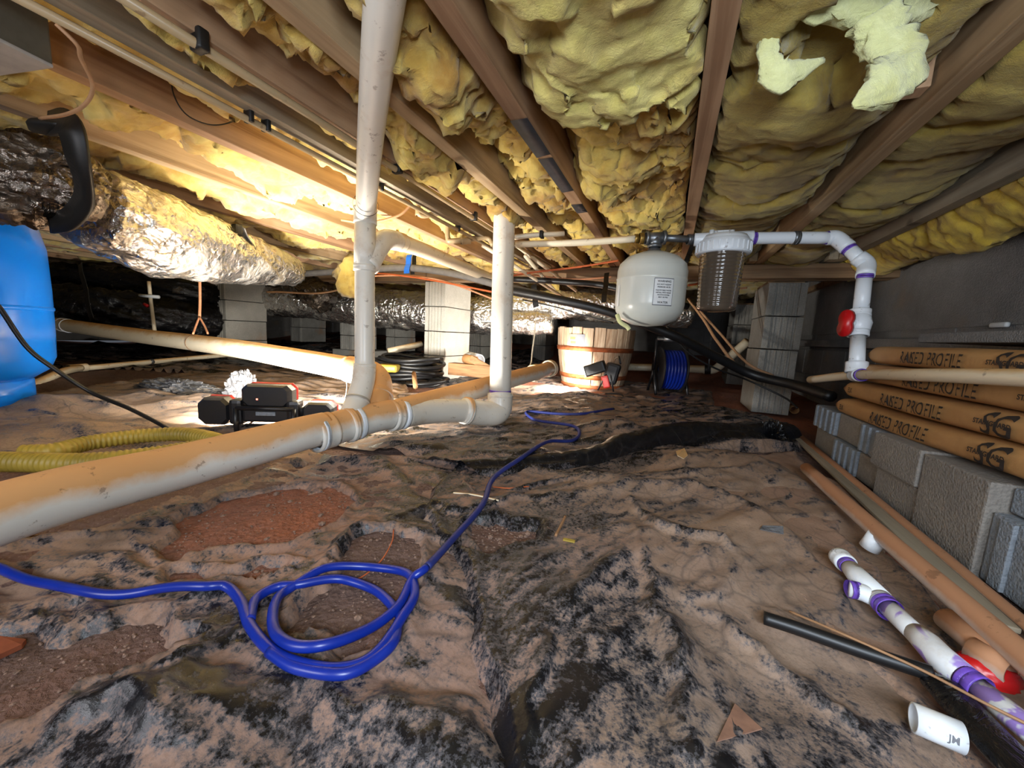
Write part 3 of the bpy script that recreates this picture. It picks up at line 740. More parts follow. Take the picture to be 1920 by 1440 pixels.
# ------------------------------------------------------------------ insulation batts
def batt(label, x0, x1, ya, yb, zb, seed, mat, amp=.05, sag=.02, terr=.02, res=.010, rise=0.0, holes=(), push=None, group=None, fq=5.5, seams=0.0, lo=.085, ro=.0):
    nx = max(8, int((x1-x0)/res)); ny = int((yb-ya)/res)
    xs = np.linspace(x0, x1, nx); ys = np.linspace(ya, yb, ny); X, Y = grid(xs, ys)
    u = (X-x0)/(x1-x0)
    wx = .05*fbm(X, Y, 5, 3, seed+1); wy = .05*fbm(X, Y, 5, 3, seed+2)
    lump_ = billow(X+wx, Y+wy, fq, 4, seed+3, .5)
    Z = zb - amp*2.0*lump_ - sag*np.sin(PI*np.clip(u, 0, 1)) + .03*fbm(X, Y, 1.7, 2, seed+4)
    L = 2.2*fbm(X+wx*.6, Y*1.0+wy, 2.6, 4, seed+5)+10
    fr = L-np.floor(L); Z = Z - terr*(np.floor(L)-10+sstep(.86, 1, fr))
    if seams: Z = Z+seams*(1-np.abs(np.sin(PI*(Y+.25*X+1.2*wx+.08*fbm(X, Y, 3, 2, seed+8))/.30)))**4
    rg = ridged(X*1.2+wx*2, Y*1.2, 13, 3, seed+6); Z = Z-.016*rg**3*(amp/.05)
    e = np.minimum(u, 1-u)*(x1-x0)
    Z = Z - .007*ridged(X+wx, Y*2.2+wy, 24, 3, seed+15)**2*(amp/.04) + .003*perlin(X*60, Y*60, seed+16)*min(1, amp/.03)
    gn = .7+.5*fbm(X, Y, 4, 3, seed+21)
    Z = Z + lo*gn*np.exp(-((X-x0)/.045)**2) + ro*gn*np.exp(-((X-x1)/.05)**2)
    Z = Z + .03*np.exp(-(e/.010)**2) + rise*u
    for (hx, hy, rx, ry, dz) in holes:
        q = ((X-hx)/rx)**2+((Y-hy)/ry)**2; q = q+.35*fbm(X, Y, 14, 3, seed+9); Z = Z+dz*sstep(1.15, .85, q)
    if push is not None: Z = push(X, Y, Z)
    Z = np.minimum(Z, ZJ+JH-.01)
    gx = np.gradient(Z, axis=1)/((x1-x0)/nx); gy = np.gradient(Z, axis=0)/((yb-ya)/ny)
    X2 = X+.012*np.tanh(gx)*fbm(X, Y, 20, 2, seed+7)*2+.010*fbm(X, Y, 18, 3, seed+8)*sstep(0, .03, e); Y2 = Y+.012*fbm(X, Y, 18, 3, seed+11)
    X2 = np.clip(X2, x0, x1)
    V = np.stack([X2.ravel(), Y2.ravel(), Z.ravel()], 1)
    o = mk('insulation_batt', V, grid_faces(*X.shape), mat)
    return tag(o, label, 'insulation', group)
ORD = ['first', 'second', 'third', 'fourth', 'fifth', 'sixth', 'seventh', 'eighth', 'ninth', 'tenth', 'eleventh', 'twelfth', 'thirteenth', 'fourteenth', 'fifteenth', 'sixteenth', 'seventeenth', 'eighteenth', 'nineteenth', 'twentieth']
bounds = sorted(JX, reverse=True)
def bay(i): return bounds[i+1]+.021, bounds[i]-.021      # between joist i and i+1
Y1 = GY+.02
def p_r(X, Y, Z):  # torn step: a thick near slab of the batt hangs lower, close to the camera
    edge = .78+.10*(X+.36)/.36+.03*fbm(X, Y, 10, 4, 5)
    return Z-.075*sstep(edge+.015, edge-.01, Y)*(.55+.45*sstep(-.34, -.25, X))
x0, x1 = bay(2)
batt('lumpy yellow insulation batt hanging between the tar-patched joist and the joist right of it', x0, x1, -.2, Y1, .925, 101, 'insul', .050, .03, .026, .0065)
# thick near slab with torn streaky layers, hanging lower than the batt behind it
def p_s(X, Y, Z):
    edge = .80+.10*(X+.36)/.36+.045*fbm(X, Y, 8, 5, 5)
    Z = Z+.012*np.sin(26*Y+9*X+3*fbm(X, Y, 5, 3, 8))*sstep(-.3, .2, fbm(X, Y, 4, 2, 4))
    return Z+.11*sstep(edge-.015, edge+.03, Y)
batt('pale layered insulation slab with torn edge, hanging lowest at the top centre', x0, x1, -.2, .98, .862, 113, 'insul_slab', .012, .02, .016, .0065, push=p_s, fq=3)
x0, x1 = bay(1)
batt('smooth olive insulation batt with a torn brown hole and a hanging tongue-like flap', x0, x1, -.2, Y1, .885, 131, 'insul_olive', .010, .03, .004, .008, fq=2.2, seams=.030, lo=0, ro=.07, holes=[(.22, .80, .085, .12, .07)])
x0, x1 = bay(0)
batt('dark olive insulation batt between the last two joists before the right wall', x0, x1, -.2, Y1, .885, 151, 'insul_olive', .010, .03, .004, .010, fq=2.2, seams=.028, lo=0, ro=.07)
def p_w(X, Y, Z): return Z-.03*np.exp(-((X-.93)/.06)**2)
batt('rounded golden insulation roll hanging along the top of the right wall', .812, WX-.012, -.2, Y1, .875, 171, 'insul_dull', .022, .055, .006, .010, push=p_w, lo=0, fq=3.5)
x0, x1 = bay(3)
batt('lumpy insulation batt in the bay just left of the tar-patched joist', x0, x1, -.2, Y1, .915, 201, 'insul', .055, .015, .022, .008)
x0, x1 = bay(4)
batt('ragged yellow insulation batt directly behind the top of the white riser pipe', x0, x1, -.2, Y1, .905, 221, 'insul', .05, .015, .022, .008)
x0, x1 = bay(5)
batt('thin strip of insulation between the two tan water lines', x0, x1, -.2, Y1, .90, 241, 'insul', .04, .01, .018, .009)
names = ['pale insulation batt left of the narrow grey joist, torn edge over the joist face',
 'golden insulation batt over the big foil duct, sagging past the joist edge',
 'bright yellow insulation batt above the strap of the big foil duct',
 'bright yellow insulation batt behind the top of the foil duct']
for k, i in enumerate((6, 7, 8, 9)):
    x0, x1 = bay(i)
    batt(names[k], x0, x1, -.1, Y1, [.918, .918, .915, .92][k], 261+20*k, 'insul_warm', .030, .020, .026, .009, fq=4, lo=.055)
for i in range(10, len(bounds)-1):
    x0, x1 = bay(i)
    batt('%s golden insulation batt counted leftward from the foil duct bays' % ORD[i-10], x0, x1, .2, Y1, .92, 400+13*i, 'insul_warm', .04, .01, .02, .022)
for i in range(0, len(bounds)-1):
    x0, x1 = bay(i); x0 -= .042; x1 -= .042
    batt('insulation batt behind the girder, %s joist bay counted from the right wall' % ORD[i], x0, x1, GY+.12, 6.3, .915, 700+13*i, 'insul_warm' if i > 2 else 'insul_olive', .04, .015, .02, .022)

# torn flaps of insulation that hang free
def flap(label, path, widths, mat, seed, thick=.35, parent=None, name='insulation_flap'):
    pts = cr(path, 7); m = len(pts); ws = np.interp(np.linspace(0, 1, m), np.linspace(0, 1, len(widths)), widths); n = 20
    V = []
    for i, p in enumerate(pts):
        t = (pts[min(i+1, m-1)]-pts[max(i-1, 0)]).normalized(); a = t.cross(Vector((0, 1, .2))).normalized(); b = a.cross(t).normalized()
        for k in range(n):
            q = 2*PI*k/n
            rr = ws[i]*(1+.45*float(fbm(np.array([math.cos(q)*.6+i*.13]), np.array([math.sin(q)*.6+seed]), 2.6, 4, seed)[0]))
            V.append(p+a*(rr*math.cos(q))+b*(rr*thick*math.sin(q)))
    Fc = [(i*n+k, i*n+(k+1) % n, (i+1)*n+(k+1) % n, (i+1)*n+k) for i in range(m-1) for k in range(n)]
    Fc += [tuple(range(n))[::-1], tuple((m-1)*n+k for k in range(n))]
    o = mk(name, V, Fc, mat, parent)
    if label: tag(o, label, 'insulation')
    return o
flap('pale green-yellow curl of insulation dangling like a tongue near the top right', [at(1640, 30, .56), at(1655, 75, .56), at(1685, 115, .55), at(1660, 160, .54), at(1600, 198, .53)], [.034, .026, .030, .032, .004], 'insul_pale', 3, .5)
flap('pale torn strip of insulation along the left edge of the brown hole', [at(1430, -10, .60), at(1440, 50, .60), at(1440, 110, .60), at(1470, 140, .60), at(1545, 112, .60)], [.012, .013, .014, .022, .004], 'insul_pale', 6, .5)
flap('fluffy pale insulation mass hanging across the top right corner', [at(1455, -30, .55), at(1560, 0, .56), at(1660, 5, .56), at(1760, -10, .57)], [.03, .024, .032, .03], 'insul_pale', 9, .6)
0 and flap('broad pale insulation slab peeling down beside the right hand joist at the top', [at(985, 110, .60), at(1090, 120, .58), at(1200, 95, .57), at(1300, 50, .57)], [.045, .050, .055, .045], 'insul', 12, .4)
flap('small yellow insulation tuft hanging above the white riser elbow', [at(1560, 470, 2.1), at(1590, 500, 2.1), at(1600, 525, 2.1)], [.10, .07, .02], 'insul', 15, .6)
flap('pale insulation strip drooping from the joist over the foil duct', [at(365, 335, 1.75), at(372, 365, 1.75), at(385, 400, 1.75)], [.035, .03, .01], 'insul_warm', 18, .4)
flap('yellow insulation clump hanging beside the tall riser under the far joists', [at(655, 500, 2.62), at(670, 530, 2.6), at(690, 555, 2.6)], [.12, .12, .06], 'insul', 21, .8)
flap('lit insulation tuft drooping over the foil duct right of the tall post', [at(1025, 520, 3.2), at(1040, 535, 3.2), at(1046, 552, 3.2)], [.05, .04, .015], 'insul_warm', 24, .6)
from mathutils.bvhtree import BVHTree
_vs, _fs = [], []
for o in [fl]+[o for o in COL.objects if o.name.startswith('plastic_sheet')]:
    n0 = len(_vs); me = o.data; co = np.empty(len(me.vertices)*3, np.float32); me.vertices.foreach_get('co', co)
    co = co.reshape(-1, 3)+np.array(o['_w'], np.float32); _vs += [tuple(v) for v in co.tolist()]
    li = np.empty(len(me.loops), np.int32); me.loops.foreach_get('vertex_index', li); _fs += (li.reshape(-1, 4)+n0).tolist()
BVH = BVHTree.FromPolygons(_vs, _fs); del _vs, _fs
def surf(x, y):
    h = BVH.ray_cast(Vector((x, y, .6)), Vector((0, 0, -1)))
    return h[0].z if h[0] is not None else 0.0
def ons(px, py, lift=0.0):
    z = .01
    for _ in range(5): p = atz(px, py, z+lift); z = .5*z+.5*surf(p.x, p.y)
    p = atz(px, py, z+lift); return Vector((p.x, p.y, surf(p.x, p.y)+lift))
def drape(P, r):
    """let a hose path lie on the ground: clearance above the surface, eased over bumps"""
    z = np.array([surf(p.x, p.y)+r for p in P]); m = z.copy()
    for k in range(1, 8):
        m[k:] = np.maximum(m[k:], z[:-k]-.0012*k); m[:-k] = np.maximum(m[:-k], z[k:]-.0012*k)
    for _ in range(30): m[1:-1] = (m[:-2]+m[2:]+2*m[1:-1])/4
    return [Vector((p.x, p.y, float(a))) for p, a in zip(P, m)]
#==OBJ==
# ------------------------------------------------------------------ block piers
def pier(x, y, z0, label, n=4, ribs=True, mats=('block', 'block_light'), rot=0.0, group=None, top=True, bw=.194, bl=.397):
    """pier of hollow blocks, short ribbed end towards -Y, long smooth side along +X; x,y = front right corner"""
    r = empty('block_pier', (x, y, z0), label, 'pier', group); R_ = Matrix.Rotation(rot, 4, 'Z')
    for k in range(n):
        zc = z0+.1+k*.2; jx = rnd.uniform(-.004, .004); jy = rnd.uniform(-.004, .004)
        s = Sh()
        s.box((-bw/2+jx, bl/2+jy, .1+k*.2), (bw, bl, .194), bev=.004)
        if ribs:     # raised end flanges with grooved middle
            for fx in (-.080, .080): s.box((-bw/2+fx+jx, -.006+jy, .1+k*.2), (.034, .018, .19), bev=.003)
            for fx in (-.045, -.015, .015, .045): s.box((-bw/2+fx+jx, -.0025+jy, .1+k*.2), (.012, .008, .19), bev=.002)
        V = [R_ @ Vector(v)+Vector((x, y, z0)) for v in s.V]
        mk('block', V, s.F, mats[k % 2 == 1 and 0 or 0] if len(mats) == 1 else mats[0] if ribs and k == 99 else mats[1], r, False)
    if top:
        V = [R_ @ Vector(v)+Vector((x, y, z0)) for v in Sh().box((-bw/2, bl/2-.01, n*.2+.005), (bw*.95, bl*.8, .014)).V]
        mk('shim', V, Sh().box((0,0,0),(1,1,1)).F, 'girder', r, False)
    return r
# centre, left, right piers and the ones seen dimly behind
cp = at(833, 716, 3.08)
pier(cp.x, cp.y, -.03, 'bright concrete block pier between the two ducts and the tall post, catching lamp light', mats=('block', 'block_light'))
lp = at(431, 645, 3.75)
pier(lp.x-.02, lp.y, -.03, 'concrete block pier on the left rising behind the slanting drain pipe', mats=('block', 'block_light'))
rp = at(1405, 760, 2.36)
pier(rp.x+.205, rp.y, -.03, 'grey concrete block pier standing between filter and white valve pipe', mats=('block', 'block'))
for (px, py, d, z0, n, lb) in ((1385, 690, 3.75, -.02, 4, 'dim block pier behind the grey pier, beside the far bent white pipe'),
                               (893, 665, 4.9, .0, 4, 'dim block pier behind the bright centre pier'),
                               (556, 632, 5.2, .12, 3, 'far block pier under the foil duct just right of the left pier'),
                               (650, 632, 4.6, .06, 3, 'far block pier on a wide footing just left of the riser pipe'),
                               (735, 640, 5.3, .05, 3, 'far block pier seen between riser pipe and centre pier'),
                               (1010, 640, 5.0, .05, 4, 'dim pier behind the hanging foil duct right of the tall post')):
    q = at(px, py, d); pr_ = pier(q.x+.1, q.y, max(z0, gz(q.x, q.y)), lb, n, mats=('block', 'block'), top=(n == 4))
q = at(655, 642, 4.55); s = Sh().box((q.x+.02, q.y+.2, gz(q.x, q.y)+.05), (.55, .45, .10), bev=.01)
tag(s.obj('footing_slab', 'block', None, False), 'rough concrete footing slab under a far pier left of the riser', 'footing')

# ------------------------------------------------------------------ drain pipes
R3, R2 = .0445, .0302
def run(root, pts, r, mat, name='pipe', n=28, k=8):
    return Sh().tube(cr(pts, k) if k else pts, r, n).obj(name, mat, root)
main = [at(-70, 985, .50), at(130, 925, .60), at(350, 872, .76), at(560, 815, .965), at(608, 803, 1.03)]
dp = empty('drain_pipe', main[2], 'long tan-dusted drain pipe crossing the left foreground to the elbow under the post', 'pipe')
run(dp, main, R3, 'pvc_main')
w0, w1, w2, w3 = at(600, 812, 1.02), at(655, 795, 1.10), at(720, 779, 1.20), at(765, 775, 1.28)
sleeve('coupling', at(604, 810, 1.025), w1-w0, R3*1.14, .055, 'pvc_main', dp)
sleeve('cement_bead', at(597, 813, 1.012), main[4]-main[3], R3*1.12, .008, 'pvc_white', dp)
Sh().tube(cr([w0, w1, w2, w3], 6), R3*1.06, 28).obj('wye_body', 'pvc_main', dp)
for q, d, L in ((at(655, 797, 1.095), w2-w1, .018), (at(668, 793, 1.12), w2-w1, .016), (at(738, 779, 1.225), w3-w2, .03), (at(752, 777, 1.245), w3-w2, .016)):
    sleeve('coupling', q, d, R3*1.15, L, 'pvc_main' if L > .017 else 'pvc_white', dp)
# branch to the tall post: horizontal run and elbow
b = [at(757, 777, 1.25), at(800, 772, 1.33), at(860, 770, 1.43), at(905, 775, 1.50)]
run(dp, b, R3, 'pvc_riser')
el = [at(868, 770, 1.44), at(900, 774, 1.49), at(925, 775, 1.52), at(936, 768, 1.54), at(938, 752, 1.545), at(938, 738, 1.55)]
Sh().tube(cr(el, 6), [R3*1.13]*31, 28).obj('elbow', 'pvc_riser', dp)
sleeve('coupling', at(875, 770, 1.45), el[1]-el[0], R3*1.2, .02, 'pvc_main', dp)
post = empty('drain_post', at(938, 738, 1.55), 'tall thick off-white drain post rising from the elbow to the joists, right of the riser', 'pipe')
ptop = at(946, 392, 1.55)
run(post, [at(938, 740, 1.55), at(941, 600, 1.55), ptop, at(947, 372, 1.55)], R3, 'pvc_riser', k=4)
sleeve('coupling', at(938, 748, 1.55), (0, 0, 1), R3*1.19, .045, 'pvc_riser', post)
sleeve('primer_ring', at(938, 733, 1.55), (0, 0, 1), R3*1.02, .012, 'purple', post)
# second branch running back right to the open capped pipe near the barrel
f0, f1 = at(775, 764, 1.30), at(1032, 691, 2.35)
bp = empty('branch_pipe', at(900, 730, 1.7), 'drain branch running back to the right, brightly lit, tied with string near the barrel', 'pipe')
run(bp, [at(735, 776, 1.22), f0, at(905, 726, 1.75), f1], R3*.98, 'pvc_main')
sleeve('coupling', at(1002, 699, 2.2), f1-f0, R3*1.12, .05, 'pvc_cream', bp)
sleeve('end_cap', at(1030, 691, 2.35), f1-f0, R3*1.2, .04, 'pvc_cream', bp)
# the riser: elbow, lower pipe, tee, coupling and the upper pipe leaning towards the camera
rs = empty('riser_pipe', at(684, 700, 1.20), 'white vertical riser pipe climbing from the drain wye and leaning up out of the picture', 'pipe')
e = [at(648, 800, 1.09), at(655, 786, 1.10), at(668, 757, 1.14), at(680, 720, 1.17), at(684, 690, 1.185)]
Sh().tube(cr(e, 7), R2*1.14, 28).obj('elbow', 'pvc_riser', rs)
sleeve('coupling', at(671, 750, 1.145), e[3]-e[2], R2*1.20, .010, 'pvc_riser', rs)
run(rs, [at(684, 700, 1.185), at(684, 600, 1.185), at(684, 500, 1.185), at(685, 470, 1.185)], R2, 'pvc_riser', k=4)
sleeve('coupling', at(684, 690, 1.185), (0, 0, 1), R2*1.12, .03, 'pvc_riser', rs)
sleeve('coupling', at(684, 503, 1.185), (0, 0, 1), R2*1.13, .022, 'pvc_riser', rs)
Sh().tube([at(684, 506, 1.185), at(684, 470, 1.185), at(685, 420, 1.183)], R2*1.08, 28).obj('tee_body', 'pvc_riser', rs)
sleeve('coupling', at(685, 405, 1.18), (0, 0, 1), R2*1.17, .05, 'pvc_riser', rs)
up = [at(686, 412, 1.18), at(687, 380, 1.12), at(694, 270, .90), at(706, 140, .70), at(722, -10, .545), at(728, -70, .50)]
run(rs, up, R2*.98, 'pvc_riser', k=6)
Sh().lathe([(R2*1.2, -.002), (R2*1.22, 0), (R2*1.2, .002)], at(686, 384, 1.125), up[2]-up[1], 28).obj('black_ring', 'black_strap', rs)
# arm of the upper tee and the pipe running back
ar = [at(690, 500, 1.19), at(704, 472, 1.22), at(722, 450, 1.28), at(745, 452, 1.38)]
Sh().tube(cr(ar, 6), R2*1.12, 24).obj('tee_arm', 'pvc_riser', rs)
bk = empty('back_pipe', at(850, 490, 1.8), 'off-white pipe sloping back from the riser tee under the bright joists', 'pipe')
run(bk, [at(735, 450, 1.34), at(790, 468, 1.56), at(860, 497, 1.95), at(935, 528, 2.6)], R2, 'pvc_cream')
sleeve('coupling', at(748, 453, 1.39), at(790, 468, 1.56)-at(735, 450, 1.34), R2*1.14, .05, 'pvc_cream', bk)
# drain coming from the far left, blazing in the work light
p0, p1 = at(96, 606, 2.75), at(668, 694, 1.37)
sl = empty('slanting_pipe', at(380, 640, 2.0), 'slanting drain pipe from behind the blue tank, blazing white in the work light', 'pipe')
run(sl, [p0, at(250, 628, 2.35), at(420, 650, 1.9), at(560, 674, 1.57), p1], R3, 'pvc_cream')
for (a, b_, d) in ((118, 609, 2.70), (129, 611, 2.66)): sleeve('coupling', at(a, b_, d), p1-p0, R3*1.10, .05 if a == 118 else .012, 'pvc_white', sl)
e = [at(655, 692, 1.385), at(690, 700, 1.33), at(706, 715, 1.30), at(708, 740, 1.27), at(703, 765, 1.22), at(700, 785, 1.19)]
Sh().tube(cr(e, 6), R3*1.1, 28).obj('elbow', 'pvc_main', sl)
sleeve('coupling', at(707, 745, 1.265), e[4]-e[2], R3*1.2, .02, 'pvc_main', sl)
# thin pipes on the far left ground
tp = empty('thin_pipe', at(300, 675, 2.6), 'thin cream pipe with a grey band lying behind the slanting drain pipe', 'pipe')
run(tp, [at(30, 735, 1.85), at(70, 718, 2.0), at(118, 697, 2.2), at(150, 690, 2.4)], .021, 'pvc_cream')
run(tp, [at(140, 692, 2.38), at(280, 679, 2.8), at(440, 664, 3.3)], .018, 'pvc_cream')
sleeve('coupling', at(146, 690, 2.4), at(280, 679, 2.8)-at(140, 692, 2.38), .026, .09, 'pvc_cream', tp)
sleeve('band', at(284, 678, 2.8), at(280, 679, 2.8)-at(140, 692, 2.38), .0195, .02, 'galv', tp)
tv = empty('valve_riser', at(287, 615, 3.0), 'thin upright tan water pipe with a white cross handle before the black duct', 'pipe')
run(tv, [at(290, 620, 3.0), at(284, 575, 3.0), at(279, 528, 3.0)], .012, 'pvc_cream', k=3)
Sh().tube([at(262, 554, 2.97), at(298, 557, 2.97)], .013, 12).obj('handle', 'pvc_white', tv)
Sh().tube([at(277, 574, 2.98), at(270, 570, 2.98)], .012, 10).obj('red_tap', 'red_pl', tv)

# ------------------------------------------------------------------ water pipes under the joists
wl = empty('water_line', at(480, 170, .8), 'tan water line clamped along the joist edge, from the top left towards the tall post', 'pipe')
wa = [aty(285, 0, .40), ]
L1 = [Vector((-.80, y, .845)) for y in (.1, .7, 1.3, 1.9, 2.5)]
Sh().tube(L1, .0085, 12).obj('pipe', 'cpvc', wl)
for y in (.44, .95, 1.42, 1.9): Sh().box((-.80, y, .853), (.03, .018, .034), bev=.004).obj('clamp', 'black_strap', wl)
wl2 = empty('water_line', Vector((-.955, 1.0, .84)), 'thin grey-tan water line on the underside of the narrow grey joist left of the riser', 'pipe')
Sh().tube([Vector((-.955, y, .842)) for y in (.1, .8, 1.5, 2.5)], .0075, 12).obj('pipe', 'cpvc', wl2)
for y in (.62, .66, 1.05, 1.55): Sh().box((-.955, y, .85), (.026, .010, .028), bev=.003).obj('clamp', 'black_strap', wl2)
wl3 = empty('water_line', at(790, 380, 1.5), 'stubby tan pipe with elbows dropping from the joists right of the riser', 'pipe')
run(wl3, [at(783, 350, 1.55), at(784, 385, 1.55), at(790, 404, 1.55), at(830, 398, 1.6), at(865, 392, 1.65)], .011, 'cpvc', k=5)
sleeve('elbow', at(786, 398, 1.55), (0, 0, 1), .016, .03, 'cpvc', wl3)
wl4 = empty('water_line', at(860, 440, 1.8), 'short tan pipe with a tee crossing behind the tall post near its top', 'pipe')
run(wl4, [at(839, 415, 1.85), at(840, 447, 1.85), at(850, 452, 1.85), at(910, 446, 1.9), at(925, 460, 1.9)], .013, 'cpvc', k=5)
sleeve('tee', at(873, 451, 1.87), at(910, 446, 1.9)-at(850, 452, 1.85), .018, .05, 'cpvc', wl4)
wl5 = empty('water_line', at(1010, 440, 1.6), 'short tan stub of pipe just right of the tall post with one black clamp', 'pipe')
run(wl5, [at(955, 446, 1.62), at(1000, 441, 1.62), at(1058, 438, 1.62)], .011, 'pvc_cream', k=3)
Sh().box(at(1016, 440, 1.61), (.014, .03, .03), bev=.003).obj('clamp', 'black_strap', wl5)
for k, (a, b_) in enumerate((((905, 460, 2.0), (1060, 560, 2.75)), ((955, 450, 2.0), (1080, 545, 2.75)), ((985, 480, 2.1), (1040, 545, 2.8)))):
    lb = ['longest', 'middle', 'shortest'][k]
    w_ = empty('water_line', at(*a), lb+' of the three pale pipes fanning back right of the tall post', 'pipe')
    Sh().tube([at(*a), at(*b_)], .011, 10).obj('pipe', 'pvc_cream', w_)
# copper-coloured and orange cables
def cable(name, label, pts, r, mat, cat='cable', k=8, parent=None):
    o = Sh().tube(cr(pts, k), r, 8).obj(name, mat, parent); return tag(o, label, cat) if label else o
def romex(px0, px1, y0, y1, sagpx, d0, d1, label, mat='orange_wire', r=.006):
    n = 9; pts = []
    for i in range(n):
        t = i/(n-1); pts.append(at(px0+(px1-px0)*t, y0+(y1-y0)*t+sagpx*math.sin(PI*t)+3*math.sin(5*t+px0), d0+(d1-d0)*t))
    return cable('electric_cable', label, pts, r, mat)
romex(480, 925, 521, 545, -18, 2.9, 2.35, 'orange cable stapled along the grey insulated line left of the tall post')
romex(960, 1160, 520, 490, -4, 2.35, 2.2, 'orange cable rising from the tall post to the cream tank')
romex(1378, 1620, 502, 492, 8, 2.3, 2.2, 'upper orange cable behind the white pipe run')
romex(1290, 1580, 532, 508, -2, 2.4, 2.3, 'lower orange cable crossing behind the filter to the golden insulation', r=.007)
romex(1280, 1400, 522, 540, 5, 2.45, 2.5, 'pale orange cable behind the filter bowl', 'pink_wire')
romex(500, 640, 549, 540, 6, 3.0, 3.0, 'tan wire looping below the grey line over the far foil duct', 'tan_wire', .007)
romex(960, 1150, 512, 520, 4, 2.5, 2.5, 'pale cable under the girder right of the tall post', 'pink_wire')
romex(700, 930, 516, 560, -12, 2.6, 2.5, 'pale orange cable under the grey insulated line, right of the riser', 'pink_wire')
cable('electric_cable', 'thin dark wire hanging in an arc on the joist face at the top left', [atx(x_, y_, -1.155) for x_, y_ in ((322, 130), (325, 175), (350, 215), (395, 234), (435, 228), (459, 207))], .0016, 'black_strap')
cable('electric_cable', 'brown wire looping from the grey box down to the black strap at far left', [at(105, 45, .60), at(145, 85, .62), at(152, 110, .64), at(174, 160, .68), at(160, 195, .70), at(125, 214, .72), at(75, 222, .76)], .0032, 'tan_wire')
cable('electric_cable', 'beige wire bowing across behind the riser at the joists', [at(640, 412, 1.6), at(690, 418, 1.6), at(745, 405, 1.6), at(770, 385, 1.6)], .006, 'tan_wire')
# insulated refrigerant line: grey on the left, black on the right, hung from straps
gl = [at(455, 522, 3.0), at(560, 514, 2.75), at(665, 507, 2.55), at(760, 502, 2.4), at(850, 513, 2.3), at(930, 533, 2.2), at(1050, 562, 2.1), at(1150, 583, 2.0)]
M['grey_sleeve'] = plain('grey_foam_sleeve', rgb(112, 108, 104), .8)
cable('insulated_line', 'grey foam-sleeved line curving from the foil duct past the riser and tall post', gl[:7], .022, 'grey_sleeve', 'pipe')
bl = [at(930, 540, 2.15), at(1050, 563, 2.0), at(1150, 588, 1.95), at(1260, 628, 1.9), at(1340, 668, 1.95), at(1410, 702, 1.95), at(1490, 722, 1.8), at(1560, 744, 1.6)]
cable('insulated_line', 'thick black insulated line sagging under the cream tank to the wrapped bundles', bl, .024, 'black_rubber', 'pipe')
cable('insulated_line', 'black insulated line just below the girder ending at the cream tank', [at(960, 523, 2.5), at(1050, 528, 2.4), at(1130, 535, 2.3), at(1200, 552, 2.2), at(1290, 575, 2.2)], .019, 'black_rubber', 'pipe')
cable('electric_cable', 'brown cable running down right from behind the filter along the black line', [at(1290, 560, 2.3), at(1320, 600, 2.2), at(1345, 640, 2.1), at(1390, 690, 2.0), at(1470, 712, 1.95), at(1560, 735, 1.75)], .008, 'tan_wire')
cable('electric_cable', 'second brown cable crossing behind the filter down to the black line', [at(1310, 580, 2.3), at(1350, 625, 2.2), at(1400, 680, 2.05), at(1450, 705, 2.0)], .007, 'tan_wire')
cable('electric_cable', 'thin black cable drooping past the grey pier near the ground', [at(1250, 612, 2.1), at(1290, 660, 2.1), at(1340, 690, 2.1), at(1400, 712, 2.1), at(1470, 745, 2.0), at(1495, 765, 1.9)], .005, 'black_rubber')
cable('electric_cable', 'thin black cable wavering below the black line in front of the foil duct', [at(980, 562, 2.3), at(1040, 575, 2.2), at(1090, 590, 2.15), at(1150, 605, 2.1)], .004, 'black_rubber')
def strap(label, a, b_, wd, mat='black_strap', name='hanger_strap'):
    a, b_ = Vector(a), Vector(b_); t = (b_-a).normalized(); sd = t.cross(Vector((0, 1, 0))).normalized()*wd/2; nn = t.cross(sd).normalized()*.002
    m = 6; V = []
    for i in range(m+1):
        p = a.lerp(b_, i/m)+nn*2*math.sin(i*1.7)
        V += [p-sd-nn, p+sd-nn, p+sd+nn, p-sd+nn]
    Fc = [(i*4+k, i*4+(k+1) % 4, (i+1)*4+(k+1) % 4, (i+1)*4+k) for i in range(m) for k in range(4)]+[(3,2,1,0), tuple(m*4+k for k in range(4))]
    o = mk(name, V, Fc, mat, None, False); return tag(o, label, 'strap')
strap('blue and black strap holding the grey line right of the riser', at(768, 478, 2.38), at(762, 512, 2.36), .04, 'blue_tape')
strap('black strap hanging beside the blue one right of the riser', at(778, 478, 2.44), at(773, 514, 2.42), .03)
strap('black strap with blue tail over the lit foil duct', at(1001, 534, 2.3), at(1005, 575, 2.25), .035)
strap('black strap hanging from the girder just left of the cream tank', at(1138, 512, 2.25), at(1132, 566, 2.1), .028)
strap('black strap dangling from the joist between tank and filter', at(1300, 455, 1.75), at(1284, 497, 1.72), .02)

